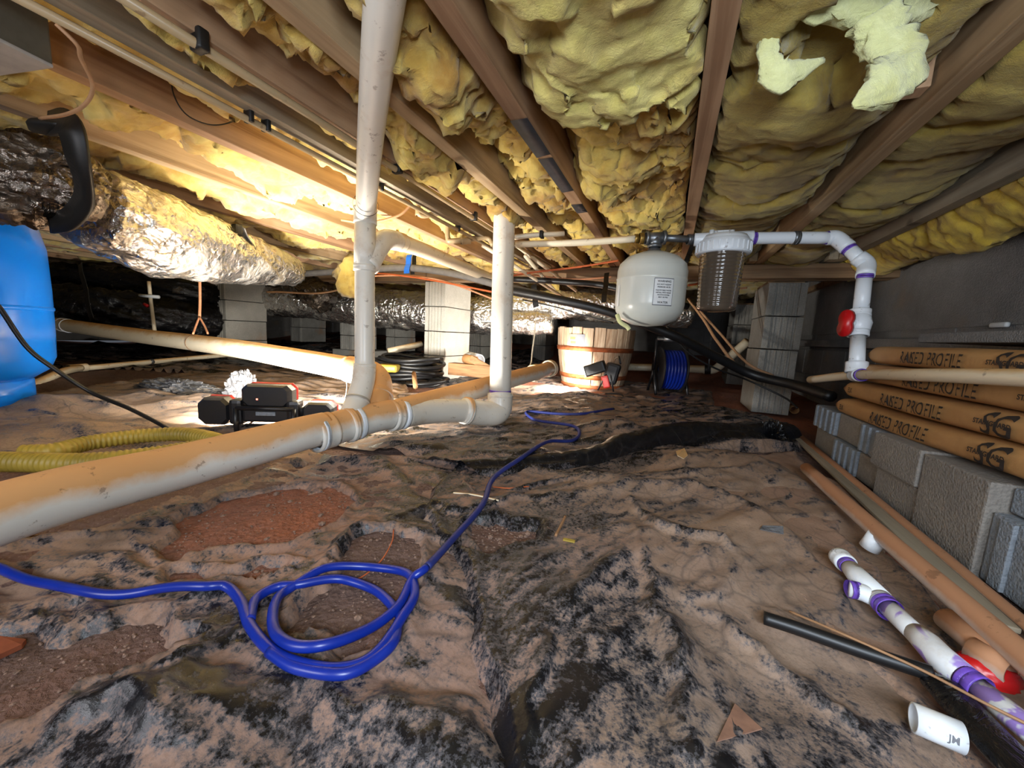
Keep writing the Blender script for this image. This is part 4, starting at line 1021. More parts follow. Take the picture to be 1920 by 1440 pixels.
# ------------------------------------------------------------------ ducts
def duct(label, pts, rad, mat, seed, n=44, k=14, ring=0.0, rough=.06, name='foil_duct', squash=1.0, cat='duct'):
    P = cr(pts, k); m = len(P); rr = np.interp(np.linspace(0, 1, m), np.linspace(0, 1, len(rad)), rad)
    V = []; upv = Vector((0, 0, 1)); L = 0
    th = np.arange(n)*2*PI/n
    for i, p in enumerate(P):
        if i: L += (P[i]-P[i-1]).length
        t = (P[min(i+1, m-1)]-P[max(i-1, 0)]).normalized(); a = t.cross(upv).normalized(); b_ = a.cross(t)
        ns = fbm(np.cos(th)*1.5+seed, np.sin(th)*1.5+L*4, 2.2, 4, seed)*rough*2 + ridged(np.cos(th)+L*9, np.sin(th)*2.0, 3, 3, seed+2)*rough*.8
        g = 1+ns+ring*math.sin(L*2*PI/.035)
        for q in range(n): V.append(p+a*(rr[i]*g[q]*math.cos(th[q]))+b_*(rr[i]*g[q]*math.sin(th[q])*squash))
    Fc = [(i*n+q, i*n+(q+1) % n, (i+1)*n+(q+1) % n, (i+1)*n+q) for i in range(m-1) for q in range(n)]+[tuple(range(n))[::-1], tuple((m-1)*n+q for q in range(n))]
    o = mk(name, V, Fc, mat); return tag(o, label, cat)
duct('big crinkled foil duct hanging from the joists between black strap and left pier', [at(165, 385, 1.10), at(300, 440, 1.32), at(430, 478, 1.70), at(545, 508, 2.3)], [.115, .140, .125, .085], 'foil', 3, k=26, rough=.05)
duct('crumpled dark foil duct above the blue tank, cinched by a wide black strap', [at(-160, 320, .86), at(0, 328, .90), at(120, 345, .96), at(190, 372, 1.02)], [.095, .098, .09, .06], 'foil_dark', 9, k=24, rough=.12)
duct('long foil duct hung behind the piers from the left pier to the tall post', [at(440, 560, 4.3), at(560, 562, 4.15), at(700, 577, 3.95), at(800, 585, 3.8), at(900, 590, 3.65), at(1038, 592, 3.45)], [.20, .19, .20, .19, .185, .17], 'foil', 15, k=26, rough=.04)
duct('narrow foil duct running right from the tall post behind the cream tank', [at(950, 572, 3.4), at(1050, 572, 3.2), at(1150, 580, 3.1), at(1290, 590, 3.1)], [.12, .115, .11, .11], 'foil', 21, k=22, ring=.03, rough=.04)
duct('foil sleeve seen above the narrow duct and left of the cream tank', [at(1000, 548, 3.9), at(1100, 550, 3.8), at(1240, 556, 3.7)], [.10, .10, .10], 'foil_dusty', 27, k=16, rough=.04)
duct('small dark foil boot bulging over the far duct left of the riser', [at(540, 520, 3.7), at(590, 548, 3.55), at(615, 566, 3.5)], [.10, .13, .10], 'foil_dark', 33, k=16, rough=.14)
duct('upper glossy black plastic-wrapped duct behind the valve riser on the left', [at(40, 518, 3.3), at(180, 524, 3.4), at(330, 545, 3.5), at(420, 555, 3.9)], [.115, .12, .12, .12], 'black_film', 39, k=20, rough=.09, name='black_duct')
duct('lower glossy black plastic-wrapped duct reaching to the left pier', [at(40, 575, 3.0), at(180, 580, 3.1), at(290, 592, 3.3), at(400, 604, 3.7)], [.17, .17, .15, .16], 'black_film', 45, k=24, rough=.12, name='black_duct')
duct('small rounded end of foil duct low behind the tall post', [at(955, 605, 3.25), at(1000, 605, 3.2), at(1036, 606, 3.15)], [.09, .10, .085], 'foil', 51, k=12, ring=.03, rough=.03)
# the wide black strap on the dark duct
s = Sh(); P = cr([at(92, 232, .86), at(128, 232, .80), at(146, 300, .82), at(158, 370, .88), at(130, 410, .92), at(95, 418, .95)], 8)
V = []; Fc = []
for i, p in enumerate(P):
    t = (P[min(i+1, len(P)-1)]-P[max(i-1, 0)]).normalized(); a = t.cross(Vector((.4, -.9, 0))).normalized()*.026; nn = a.cross(t).normalized()*.004
    V += [p-a-nn, p+a-nn, p+a+nn, p-a+nn]
m = len(P)
Fc = [(i*4+k, i*4+(k+1) % 4, (i+1)*4+(k+1) % 4, (i+1)*4+k) for i in range(m-1) for k in range(4)]+[(3,2,1,0), tuple((m-1)*4+k for k in range(4))]
tag(mk('duct_strap', V, Fc, 'black_strap'), 'wide black strap slung round the dark foil duct above the blue tank', 'strap')
tag(Sh().tube(cr([at(62, 245, .86), at(90, 238, .85), at(120, 236, .83)], 5), [.008, .014, .02, .026, .028, .028, .026, .022, .018, .014, .01], 12, squash=.5).obj('strap_knot', 'black_strap'), 'bunched black strap end just under the looping brown wire', 'strap')
strap('grey strap over the top of the big foil duct with a dark clip', at(455, 425, 1.62), at(492, 500, 1.80), .03, 'grey_sleeve')
s = Sh().box(at(444, 432, 1.6), (.036, .03, .05), bev=.008); tag(s.obj('strap_clip', 'black_strap', None, False), 'dark clip hanging at the joist over the big foil duct', 'clip')
strap('black strap crossing the two black ducts behind the blue tank', at(150, 495, 2.75), at(172, 600, 2.7), .06)
hs_ = empty('hanging_strap', at(374, 500, 2.9), 'orange perforated strap from the foil duct, slung round the slanting pipe', 'strap')
Sh().tube(cr([at(374, 500, 2.2), at(375, 560, 2.15), at(374, 596, 2.1)], 5), .007, 6, squash=.35).obj('strap', 'pink_wire', hs_)
for k in (0, 1):
    Sh().tube(cr([at(374, 594, 2.1), at(367 if k == 0 else 384, 612, 2.04), at(362 if k == 0 else 390, 626, 1.98)], 5), .005, 6).obj('sling', 'pink_wire', hs_)
Sh().lathe([(R3*1.02, -.004), (R3*1.05, 0), (R3*1.02, .004)], at(366, 643, 2.03), p1-p0, 24).obj('loop', 'tan_wire', hs_)
cable('string', 'white string tying the branch pipe, hanging from the foil duct', [at(1005, 588, 2.9), at(1003, 620, 2.7), at(998, 660, 2.5), at(996, 680, 2.35), at(990, 690, 2.2)], .004, 'white_cord', 'string')
# grey steel box and lid at the top left corner
M['galv_plate'] = plain('pale_plate', rgb(168, 162, 154), .5)
bx = empty('junction_box', at(40, 60, .95), 'grey metal box with a pale bottom plate in the top left corner', 'box')
q0, q1, q2 = at(-60, 20, .98), at(0, 78, .93), at(128, 125, .93)
s = Sh().box((0, 0, 0), (.17, .085, .075), bev=.003); Rm = Matrix.Rotation(math.radians(10), 3, 'Z'); c0 = at(-40, 55, .62)
mk('body', [Rm @ Vector(v)+c0 for v in s.V], s.F, 'grey_box', bx, False)
s = Sh().box((0, -.0, -.041), (.19, .075, .006), bev=.002); mk('bottom_plate', [Rm @ Vector(v)+c0 for v in s.V], s.F, 'galv_plate', bx, False)

# ------------------------------------------------------------------ blue pressure tank
bt = empty('pressure_tank', at(-30, 795, 1.32), 'glossy bright blue pressure tank standing at the left edge', 'tank')
tc = at(-86, 700, 1.30); tcx, tcy = tc.x, tc.y
prof = [(.02, .10), (.10, .105), (.17, .12), (.215, .155), (.232, .20), (.236, .30), (.238, .45), (.236, .60), (.222, .675), (.19, .71), (.12, .73), (.02, .735)]
Sh().lathe(prof, (tcx, tcy, 0), n=56).obj('shell', 'blue_tank', bt)
Sh().lathe([(.165, .0), (.172, .002), (.172, .115), (.150, .135), (.14, .135)], (tcx, tcy, 0), n=48).obj('base_ring', 'blue_tank', bt)
Sh().lathe([(.2375, .374), (.2405, .378), (.2405, .386), (.2375, .39)], (tcx, tcy, 0), n=56).obj('weld_seam', 'blue_tank', bt)
cable('power_cord', 'black power cord hanging down across the blue tank to the yellow hose', [at(-20, 560, 1.08), at(0, 578, 1.1), at(50, 650, 1.12), at(100, 690, 1.15), at(170, 735, 1.2), at(240, 765, 1.2), at(290, 790, 1.2), at(322, 808, 1.18)], .0065, 'black_rubber', 'cord')

# ------------------------------------------------------------------ yellow corrugated hose
def corr(label, pts, r, k=30, name='corrugated_hose'):
    P = cr(pts, k); L = 0; rs_ = []; 
    for i, p in enumerate(P):
        if i: L += (P[i]-P[i-1]).length
        rs_.append(r*(1+.06*math.sin(L*2*PI/.011)))
    return tag(Sh().tube(P, rs_, 18).obj(name, 'yellow_hose'), label, 'hose')
corr('yellow corrugated hose lying in a long loop behind the drain pipe', [atz(x, y, .045) for x, y in ((-80, 866), (30, 866), (150, 868), (260, 858), (360, 842), (428, 828))], .0215, 60)
corr('yellow corrugated hose arching up behind the front hose strand', [atz(x, y, .05) for x, y in ((40, 850), (100, 846), (170, 830), (260, 818), (340, 814), (395, 822), (420, 832))], .019, 60)
corr('short dim stretch of yellow hose low beside the drain pipe at left', [atz(x, y, .03) for x, y in ((-60, 925), (20, 920), (70, 915))], .016, 40)

# ------------------------------------------------------------------ work lights
def head(cx, cz, w_, h_, dep, y0, s_body, octo=True):
    c = min(w_, h_)*.22
    prof = [(-w_/2+c, -h_/2), (w_/2-c, -h_/2), (w_/2, -h_/2+c), (w_/2, h_/2-c), (w_/2-c, h_/2), (-w_/2+c, h_/2), (-w_/2, h_/2-c), (-w_/2, -h_/2+c)]
    V = []; 
    for (yy, sc) in ((y0, .86), (y0+.012, 1.0), (y0+dep, 1.0)):
        V += [Vector((cx+p[0]*sc, yy, cz+p[1]*sc)) for p in prof]
    Fc = [tuple(range(8))[::-1]]+[(i*8+k, i*8+(k+1) % 8, (i+1)*8+(k+1) % 8, (i+1)*8+k) for i in range(2) for k in range(8)]+[tuple(16+k for k in range(8))]
    s_body.add(V, Fc)
def place(root_loc, yaw, pitch=0.0, sc=1.0):
    Q = Matrix.Rotation(yaw, 4, 'Z') @ Matrix.Rotation(pitch, 4, 'X') @ Matrix.Scale(sc, 4)
    return lambda V: [Q @ Vector(v)+Vector(root_loc) for v in V]
wlp = at(500, 818, 1.24); wlp.z = .018
P1 = place(wlp, math.radians(30), 0, 1.0)
wk = empty('work_light', wlp, 'black three-headed work light with red trim, shining away from us behind the drain pipe', 'lamp')
def addp(fn, s, name, mat, parent, smooth=False): return mk(name, fn(s.V), s.F, mat, parent, smooth)
for cx, cz, ww, hh, nm in ((-.162, .062, .096, .090, 'side_head'), (.160, .060, .098, .080, 'side_head'), (.0, .118, .155, .072, 'top_head')):
    s = Sh(); head(cx, cz, ww, hh, .045, 0, s); addp(P1, s, nm, 'tool_black', wk)
    s = Sh(); head(cx, cz+.004, ww*1.03, hh*.98, .014, .040, s); addp(P1, s, 'red_rim', 'tool_red', wk)
    s = Sh().box((cx, .0565, cz), (ww*.8, .003, hh*.75)); addp(P1, s, 'led_panel', 'led', wk)
for cx in (-.100, .088):
    s = Sh().tube([(cx-.02 if cx > 0 else cx+.02, .03, .07), (cx, .03, .07), (cx*1.25, .03, .06)], .018, 12); addp(P1, s, 'swivel_arm', 'tool_black', wk, True)
    s = Sh().box((cx*.93, .022, .062), (.04, .05, .085), bev=.012); addp(P1, s, 'arm_block', 'tool_black', wk)
s = Sh().box((0, .028, .056), (.145, .055, .052), bev=.008); addp(P1, s, 'body', 'tool_black', wk)
s = Sh().box((0, -.001, .060), (.060, .003, .012)); addp(P1, s, 'rating_plate', 'block_blue', wk)
s = Sh()
for cx in (-.088, .088): s.tube([(cx, -.004, .078), (cx, -.008, .03), (cx, -.004, -.02)], .0075, 10)
s.tube([(-.088, -.004, .078), (.088, -.004, .078)], .0075, 10)
addp(P1, s, 'stand_frame', 'tool_black', wk, True)
s = Sh().tube([(-.06, -.006, -.012), (.06, -.006, -.012)], .009, 10); s.box((0, 0, .022), (.13, .012, .006)); addp(P1, s, 'crossbar', 'tool_black', wk, True)
s = Sh().box((-.025, -.0, .108), (.005, .004, .005)); addp(P1, s, 'indicator', 'led_red', wk)
cable('lamp_cord', None, [at(504, 733, 1.26), at(495, 760, 1.24), at(478, 785, 1.24), at(462, 798, 1.26), at(440, 800, 1.3)], .0035, 'tan_wire', k=6, parent=wk)
fw = (Matrix.Rotation(math.radians(22), 3, 'Z') @ Vector((0, 1, 0)))
def lampat(lx, ly, lz, tgt, size, pw, colr, fn=P1):
    p = fn([(lx, ly, lz)])[0]; return area('work_lamp_light', p, tgt, size, pw, colr, math.radians(165))
WARM = (1.0, .96, .88)
lampat(.0, .065, .118, wlp+Vector((-.25, 1.2, .75)), (.12, .055), 38, WARM)
lampat(.150, .065, .056, wlp+Vector((.15, 1.0, .45)), (.07, .055), 30, WARM)
lampat(-.170, .065, .062, wlp+Vector((-.7, 1.0, .35)), (.07, .06), 26, WARM)
# small lamp by the barrel
l2 = at(1128, 736, 2.75); l2.z = max(.0, gz(l2.x, l2.y))+.01
P2 = place(l2, math.radians(100))     # head looks left (-x)
w2 = empty('work_light', l2, 'small black and red lamp on a stand before the barrel, tilted left', 'lamp')
P2h = lambda V: [Matrix.Rotation(math.radians(-22), 3, 'Y') @ Vector(v)+l2+Vector((-.06, 0, .15)) for v in V]
s = Sh().box((0, 0, 0), (.15, .10, .085), bev=.012); mk('lamp_head', P2h(s.V), s.F, 'tool_black', w2, False)
s = Sh().box((-.077, 0, 0), (.004, .085, .07)); mk('led_panel', P2h(s.V), s.F, 'led', w2, False)
s = Sh().box((.06, .0, .155), (.10, .09, .15), Matrix.Rotation(math.radians(12), 3, 'Y'), bev=.02); mk('battery', [Vector(v)+l2+Vector((0, 0, -.03)) for v in s.V], s.F, 'tool_black', w2, False)
s = Sh().box((.03, -.03, .065), (.05, .05, .09), Matrix.Rotation(math.radians(-18), 3, 'Y'), bev=.01); mk('red_grip', [Vector(v)+l2 for v in s.V], s.F, 'tool_red', w2, False)
s = Sh().tube([(.03, -.045, .12), (-.02, -.055, .0)], .006, 8); s.tube([(.06, -.04, .12), (.09, -.05, .0)], .006, 8); s.tube([(.07, .05, .23), (.10, .0, .25), (.12, -.03, .20)], .007, 8); mk('stand_leg', [Vector(v)+l2 for v in s.V], s.F, 'tool_black', w2)
pp = P2h([(-.085, 0, 0)])[0]
area('small_lamp_light', pp, pp+Vector((-1, .35, -.12)), (.075, .06), 32, (1, .95, .86), math.radians(165))
pp2 = l2+Vector((.0, .02, .26))
cable('lamp_cord', 'dark cord looping on the ground in front of the small lamp', [at(1122, 752, 2.6), at(1124, 770, 2.3), at(1150, 775, 2.25), at(1172, 760, 2.45), at(1165, 740, 2.6), at(1135, 738, 2.65)], .006, 'black_rubber', 'cord')

# ------------------------------------------------------------------ half barrel
bc = at(1112, 690, 3.30); bz = gz(bc.x, bc.y)
ba = empty('half_barrel', (bc.x, bc.y, bz), 'cut wooden half barrel with rusty hoops behind the small lamp', 'barrel')
BH = .50
def br(z): t = z/BH; return .255+.075*math.sin(min(1, t*.95+.05)*PI/2)
NS = 22
for i in range(NS):
    a0, a1 = 2*PI*i/NS+.012, 2*PI*(i+1)/NS-.012; V = []; zs = np.linspace(0, BH+.004*math.sin(i*3), 8); jr = .002*math.sin(i*7.3)
    for z in zs:
        for (a, rr) in ((a0, 0), ((a0+a1)/2, .001), (a1, 0), (a1, -.022), (a0, -.022)):
            q = br(z)+rr+jr; V.append((bc.x+q*math.cos(a), bc.y+q*math.sin(a), bz+z))
    Fc = [(k*5+j, k*5+(j+1) % 5, (k+1)*5+(j+1) % 5, (k+1)*5+j) for k in range(7) for j in range(5)]+[(4,3,2,1,0), tuple(35+j for j in range(5))]
    mk('stave', V, Fc, 'stave', ba, False)
for z in (.10, .155, .33):
    if z == .155: continue
    Sh().lathe([(br(z-.018)+.002, z-.018), (br(z-.018)+.006, z-.018), (br(z+.018)+.006, z+.018), (br(z+.018)+.002, z+.018)], (bc.x, bc.y, bz), n=48).obj('hoop', 'hoop', ba)
Sh().lathe([(br(.02)+.002, .0), (br(.02)+.006, .0), (br(.05)+.006, .035), (br(.05)+.002, .035)], (bc.x, bc.y, bz), n=48).obj('hoop', 'hoop', ba)
Sh().lathe([(.001, .03), (br(.03)-.02, .03)], (bc.x, bc.y, bz), n=32).obj('bottom_board', 'stave', ba)
M['sticker_paper'] = plain('aged_sticker', rgb(150, 140, 124), .8)
def barrel_sticker(px, py, wd, hg, mat):
    c = at(px, py, 3.05); ang = math.atan2(c.y-bc.y, c.x-bc.x); z = c.z; V = []
    for i in range(5):
        for zz in (-hg/2, hg/2):
            q = br(z+zz-bz)+.005; a = ang+(i/4-.5)*wd/q; V.append((bc.x+q*math.cos(a), bc.y+q*math.sin(a), z+zz))
    return mk('sticker', V, [(i*2, i*2+2, i*2+3, i*2+1) for i in range(4)], mat, ba)
barrel_sticker(1077, 638, .075, .10, 'sticker_paper'); barrel_sticker(1094, 641, .075, .12, 'ink_soft')
barrel_sticker(1077, 642, .05, .02, 'yellow_ink'); barrel_sticker(1077, 634, .05, .02, 'yellow_ink')
# ------------------------------------------------------------------ hose reel
hc = at(1253, 712, 3.0); hz = gz(hc.x, hc.y)
hr = empty('hose_reel', (hc.x, hc.y, hz), 'black hose reel wound with bright blue hose beside the barrel', 'reel')
ax = Vector((.94, .30, 0)).normalized()
cc = Vector((hc.x, hc.y, hz+.20))
for sgn in (-1, 1):
    s = Sh().lathe([(.03, -.006), (.175, -.006), (.18, 0), (.175, .006), (.03, .006)], cc+ax*.085*sgn, ax, 40); s.obj('flange', 'tool_black', hr)
s = Sh()
for j in range(7):
    for ly in range(2):
        c = cc+ax*(-.072+.024*j); rr = .125+.02*ly
        pts = []
        for k in range(33):
            a = 2*PI*k/32; u_ = Vector((0, 0, 1)); v_ = ax.cross(u_); pts.append(c+u_*(rr*math.cos(a))+v_*(rr*math.sin(a)))
        s.tube(pts, .0125, 8, cap=False)
s.obj('wound_hose', 'blue_hose', hr, kind='stuff')
s = Sh()
for sgn in (-1, 1):
    b0 = cc+ax*.12*sgn
    for dy in (-.12, .12):
        f_ = Vector((-ax.y, ax.x, 0)); s.tube([b0+Vector((0, 0, .0)), b0+f_*dy+Vector((0, 0, -.19))], .011, 8)
    s.tube([b0, b0+Vector((0, 0, .24))], .011, 8)
s.tube([cc-ax*.12+Vector((0, 0, .24)), cc+ax*.12+Vector((0, 0, .24))], .016, 10)
s.obj('frame', 'tool_black', hr)
Sh().tube([cc-ax*.07+Vector((0, 0, .243)), cc+ax*.05+Vector((0, 0, .243))], .021, 12).obj('handle_grip', 'galv', hr)

# ------------------------------------------------------------------ coil of black pipe, lumber, bits near the centre pier
kc = at(768, 690, 2.75); kz = gz(kc.x, kc.y)
ck = empty('pipe_coil', (kc.x, kc.y, kz), 'loosely coiled black tubing lying left of the centre pier', 'coil')
for j in range(9):
    rr = .24+.035*math.sin(j*2.3); pts = []
    for k in range(41):
        a = 2*PI*k/40; pts.append((kc.x+.03*math.sin(j*1.7)+rr*math.cos(a), kc.y+.02*math.cos(j)+rr*.8*math.sin(a), kz+.025+.022*j+.012*math.sin(a*2+j)))
    Sh().tube(pts, .013, 8, cap=False).obj('turn', 'black_rubber', ck)
pk = at(884, 694, 2.75); s = Sh().box((0, 0, 0), (.34, .09, .088), Matrix.Rotation(math.radians(4), 3, 'Z') , bev=.004)
wb = empty('timber_offcut', (pk.x, pk.y, gz(pk.x, pk.y)), 'orange-lit timber offcut with a yellow number at the foot of the centre pier', 'timber')
pk.z = max(pk.z, .05)
mk('wood', [Vector(v)+pk for v in s.V], s.F, 'plank', wb, False)
TV, TF = text_mesh('2', .055, 0, off=.002); mk('chalk_number', [(pk.x-.09+v[0], pk.y-.0475, pk.z-.02+v[1]) for v in TV], TF, 'yellow_ink', wb, False)
q = at(884, 668, 2.95); hs = Sh(); hollow(hs, q+Vector((-.02, .0, -.02)), q+Vector((.10, -.06, -.03)), .055, .048); tag(hs.obj('pipe_offcut', 'pvc_white'), 'short white pipe offcut resting on the timber by the centre pier', 'pipe')
q = at(872, 672, 2.8); hs = Sh(); hollow(hs, q, q+Vector((.10, -.02, -.01)), .035, .03); tag(hs.obj('pipe_offcut', 'cardboard'), 'tan pipe offcut lying just left of the white one on the timber', 'pipe')
q = at(900, 682, 2.7); tag(Sh().box(q, (.16, .02, .05), Matrix.Rotation(.5, 3, 'Y') @ Matrix.Rotation(.3, 3, 'Z'), bev=.003).obj('wood_scrap', 'plank', None, False), 'pale split wood scrap leaning on the timber behind the tall post', 'scrap')
for k, (px, py, d, px2, py2, d2, lb, mt) in enumerate(((776, 700, 2.4, 779, 725, 2.15, 'short upright amber pipe stub in front of the coiled tubing', 'plank'),)):
    tag(Sh().tube([at(px, py, d), at(px2, py2, d2)], .014, 12).obj('pipe_stub', mt), lb, 'pipe')
tag(Sh().tube([at(728, 659, 3.2), at(790, 645, 3.4)], .028, 14).obj('pipe_offcut', 'pvc_cream'), 'cream pipe offcut lying behind the black coil', 'pipe')
tag(Sh().box(at(728, 690, 2.5), (.14, .10, .05), Matrix.Rotation(.4, 3, 'Z'), bev=.015).obj('yellow_bag', 'yellow_hose', None, True), 'small crumpled yellow packet beside the riser and coil', 'bag')
cable('thin_wire', 'thin pale wire dangling below the slanting pipe left of the riser', [at(649, 705, 1.38), at(650, 730, 1.36), at(646, 750, 1.36)], .001, 'white_cord', 'wire')

# far white pipe bending up behind the hose reel
fp = empty('far_pipe', at(1250, 690, 3.5), 'white pipe running low behind the barrel and reel, bending up behind the grey pier', 'pipe')
run(fp, [at(1175, 688, 3.7), at(1250, 690, 3.6), at(1325, 693, 3.4)], .035, 'pvc_cream', k=3)
run(fp, [at(1318, 693, 3.42), at(1338, 693, 3.38), at(1356, 680, 3.3), at(1402, 640, 3.1)], .036, 'pvc_cream', k=6)
sleeve('coupling', at(1327, 693, 3.4), at(1338, 693, 3.38)-at(1318, 693, 3.42), .042, .05, 'black_strap', fp)
tag(Sh().tube([at(1334, 625, 3.4), at(1328, 695, 3.35)], .008, 8).obj('steel_rod', 'galv'), 'thin shiny rod standing at the bend of the far white pipe', 'rod')

# ------------------------------------------------------------------ expansion tank and its fittings
td = 1.45
et = empty('expansion_tank', at(1220, 612, td), 'cream expansion tank with a printed label hanging under a steel tee', 'tank')
tcn = at(1219, 545, td); R_T = .128; zt, zb_ = at(1222, 474, td).z, at(1212, 612, td).z; H_ = zt-zb_
prof = [(.002, 0), (R_T*.45, .006), (R_T*.8, .026), (R_T*.96, .055), (R_T, .085), (R_T, H_*.60), (R_T*1.012, H_*.61), (R_T*1.012, H_*.63), (R_T, H_*.64), (R_T, H_-.075), (R_T*.95, H_-.05), (R_T*.75, H_-.024), (R_T*.4, H_-.006), (.002, H_)]
Sh().lathe(prof, (tcn.x, tcn.y, zb_), n=56).obj('shell', 'tank_cream', et)
zp = at(1232, 450, td).z
Sh().lathe([(.024, 0), (.024, .012), (.016, .014), (.016, zp-zt)], (tcn.x, tcn.y, zt-.004), n=20).obj('neck', 'galv', et)
camv = Vector((-tcn.x, -tcn.y, 0)).normalized(); lt = Vector((-camv.y, camv.x, 0))
def on_tank(ang, z, off=.0012, r=R_T): d = (camv*math.cos(ang)+lt*math.sin(ang)); return Vector((tcn.x, tcn.y, z))+d*(r+off)
def tank_label(a0, a1, z0, z1, name, mat, off=.0012):
    n = 10; V = []
    for i in range(n+1):
        a = a0+(a1-a0)*i/n; V += [on_tank(a, z0, off), on_tank(a, z1, off)]
    return mk(name, V, [(i*2, i*2+2, i*2+3, i*2+1) for i in range(n)], mat, et)
la0, la1, lz0, lz1 = .10, .62, zb_+.075, zb_+.165
tank_label(la0-.015, la1+.015, lz0-.003, lz1+.003, 'label_border', 'ink_soft', .0008)
tank_label(la0, la1, lz0, lz1, 'label', 'white_paper', .0014)
tank_label(-1.15, -1.0, zb_+.07, zb_+.15, 'label', 'white_paper', .0014)
V = []; Fc = []
for (txt, z, sz) in (('WARNING', lz1-.012, .010), ('DO NOT ADJUST', lz1-.022, .0065), ('PRESSURE 40 PSI', lz1-.031, .0065), ('FOR POTABLE WATER', lz1-.042, .0055), ('INSTALL WITH RELIEF', lz1-.050, .0055), ('VALVE IN SYSTEM', lz1-.058, .0055), ('MAX 150 PSIG', lz1-.066, .0055), ('WATER', lz0+.004, .011)):
    TV, TF = text_mesh(txt, sz, off=.0002); wdt = max(v[0] for v in TV); n0 = len(V)
    V += [on_tank((la0+la1)/2-wdt/2/R_T+v[0]/R_T, z+v[1], .0020) for v in TV]; Fc += [tuple(i+n0 for i in f) for f in TF]
mk('label_print', V, Fc, 'ink', et, False)
gf = empty('steel_tee', at(1232, 450, td), 'grey steel tee and nipple joining tan pipe, cream tank and filter', 'fitting')
pa, pb = at(1203, 452, td), at(1300, 449, td-.01); axd = (pb-pa).normalized(); pt_ = Vector((tcn.x, tcn.y, zp))
s = Sh().tube([pt_-axd*.032, pt_+axd*.032], .021, 18); s.tube([pt_, pt_-Vector((0, 0, .03))], .021, 18)
for k in (-1, 1): s.lathe([(.021, -.005), (.026, -.005), (.026, .005), (.021, .005)], pt_+axd*.032*k, axd, 18)
s.lathe([(.021, -.005), (.026, -.005), (.026, .005), (.021, .005)], pt_-Vector((0, 0, .03)), (0, 0, 1), 18)
s.obj('tee_body', 'galv', gf)
Sh().tube([pt_+axd*.03, pb], .013, 16).obj('nipple', 'galv', gf)
sleeve('union', pb-axd*.012, axd, .020, .022, 'galv', gf)
sleeve('brass_nut', pt_-axd*.052, axd, .021, .018, 'brass', gf); sleeve('brass_nut', pt_-axd*.072, axd, .017, .014, 'brass', gf)
wl6 = empty('water_line', at(1080, 455, 1.5), 'long level tan pipe entering the steel tee from the left', 'pipe')
Sh().tube(cr([at(968, 458, 1.62), at(1080, 455, 1.52), pt_-axd*.07], 4), .0135, 16).obj('pipe', 'pvc_cream', wl6)
strap_t = cable('tank_tie', 'green and white tie hanging at the bottom left of the cream tank', [at(1157, 590, 1.42), at(1163, 604, 1.41), at(1175, 612, 1.41), at(1180, 618, 1.41)], .008, 'insul_pale', 'tie')

# ------------------------------------------------------------------ water filter
fd = 1.42
fc = at(1351, 505, fd); ztop = at(1351, 446, fd).z; zbot = at(1340, 583, fd).z; zcap = at(1351, 475, fd).z
ft = empty('water_filter', (fc.x, fc.y, zbot), 'large water filter with white ribbed cap and see-through brown bowl', 'filter')
Sh().lathe([(.002, ztop-zcap), (.075, ztop-zcap), (.083, ztop-zcap-.012), (.085, ztop-zcap-.018), (.092, ztop-zcap-.022), (.093, -.004), (.090, -.008), (.07, -.008)], (fc.x, fc.y, zcap), n=48).obj('cap', 'pvc_white', ft)
s = Sh()
for k in range(28):
    a = 2*PI*k/28; s.box((fc.x+.092*math.cos(a), fc.y+.092*math.sin(a), zcap+.014), (.006, .006, .032), Matrix.Rotation(a, 3, 'Z'), bev=.001)
s.obj('cap_rib', 'pvc_white', ft, False, kind='stuff')
hb = zcap-zbot
prof = [(.078, 0)]
for k in range(1, 15): prof += [(.0775-.0006*k, -hb*k/16), (.0762-.0006*k, -hb*(k+.25)/16), (.0775-.0006*k, -hb*(k+.5)/16)]
prof += [(.066, -hb*.965), (.060, -hb*.985), (.05, -hb), (.002, -hb)]
Sh().lathe(prof, (fc.x, fc.y, zcap), n=40).obj('bowl', 'sump', ft)
Sh().lathe([(.002, -hb*.85), (.05, -hb*.85), (.05, -.01), (.002, -.01)], (fc.x, fc.y, zcap), n=28).obj('filter_element', 'filter_el', ft)
for px in (1334, 1372):
    q = at(px, 440, fd-.02); Sh().tube([q+Vector((0, 0, -.03)), q+Vector((0, 0, .016))], .009, 12).obj('cap_boss', 'pvc_white', ft)
Sh().box(at(1352, 442, fd+.02), (.085, .04, .035), bev=.006).obj('head_bridge', 'pvc_white', ft)
sleeve('port', at(1315, 449, fd), (1, 0, 0), .024, .05, 'pvc_white', ft)
sleeve('port', at(1392, 447, fd), (1, .05, 0), .027, .07, 'pvc_white', ft)
# white pipe run: filter -> two 45 elbows -> valve -> tee
vp = empty('white_pipe_run', at(1500, 445, 1.38), 'white plumbing from the filter over two elbows down to the red-handled valve', 'pipe')
A0, A1, A2, A3, A4 = at(1395, 447, 1.41), at(1560, 446, 1.36), at(1580, 452, 1.345), at(1622, 495, 1.29), at(1626, 512, 1.275)
RV = .0215
run(vp, [A0, at(1480, 446, 1.385), A1], RV, 'pvc_white', k=3)
Sh().tube(cr([at(1552, 446, 1.365), at(1568, 447, 1.355), at(1590, 465, 1.33)], 5), RV*1.2, 22).obj('elbow', 'pvc_white', vp)
run(vp, [at(1585, 459, 1.335), at(1620, 495, 1.29)], RV, 'pvc_white', k=0)
Sh().tube(cr([at(1608, 482, 1.305), at(1624, 496, 1.29), at(1622, 518, 1.27)], 5), RV*1.2, 22).obj('elbow', 'pvc_white', vp)
run(vp, [at(1622, 510, 1.275), at(1613, 590, 1.26)], RV, 'pvc_white', k=0)
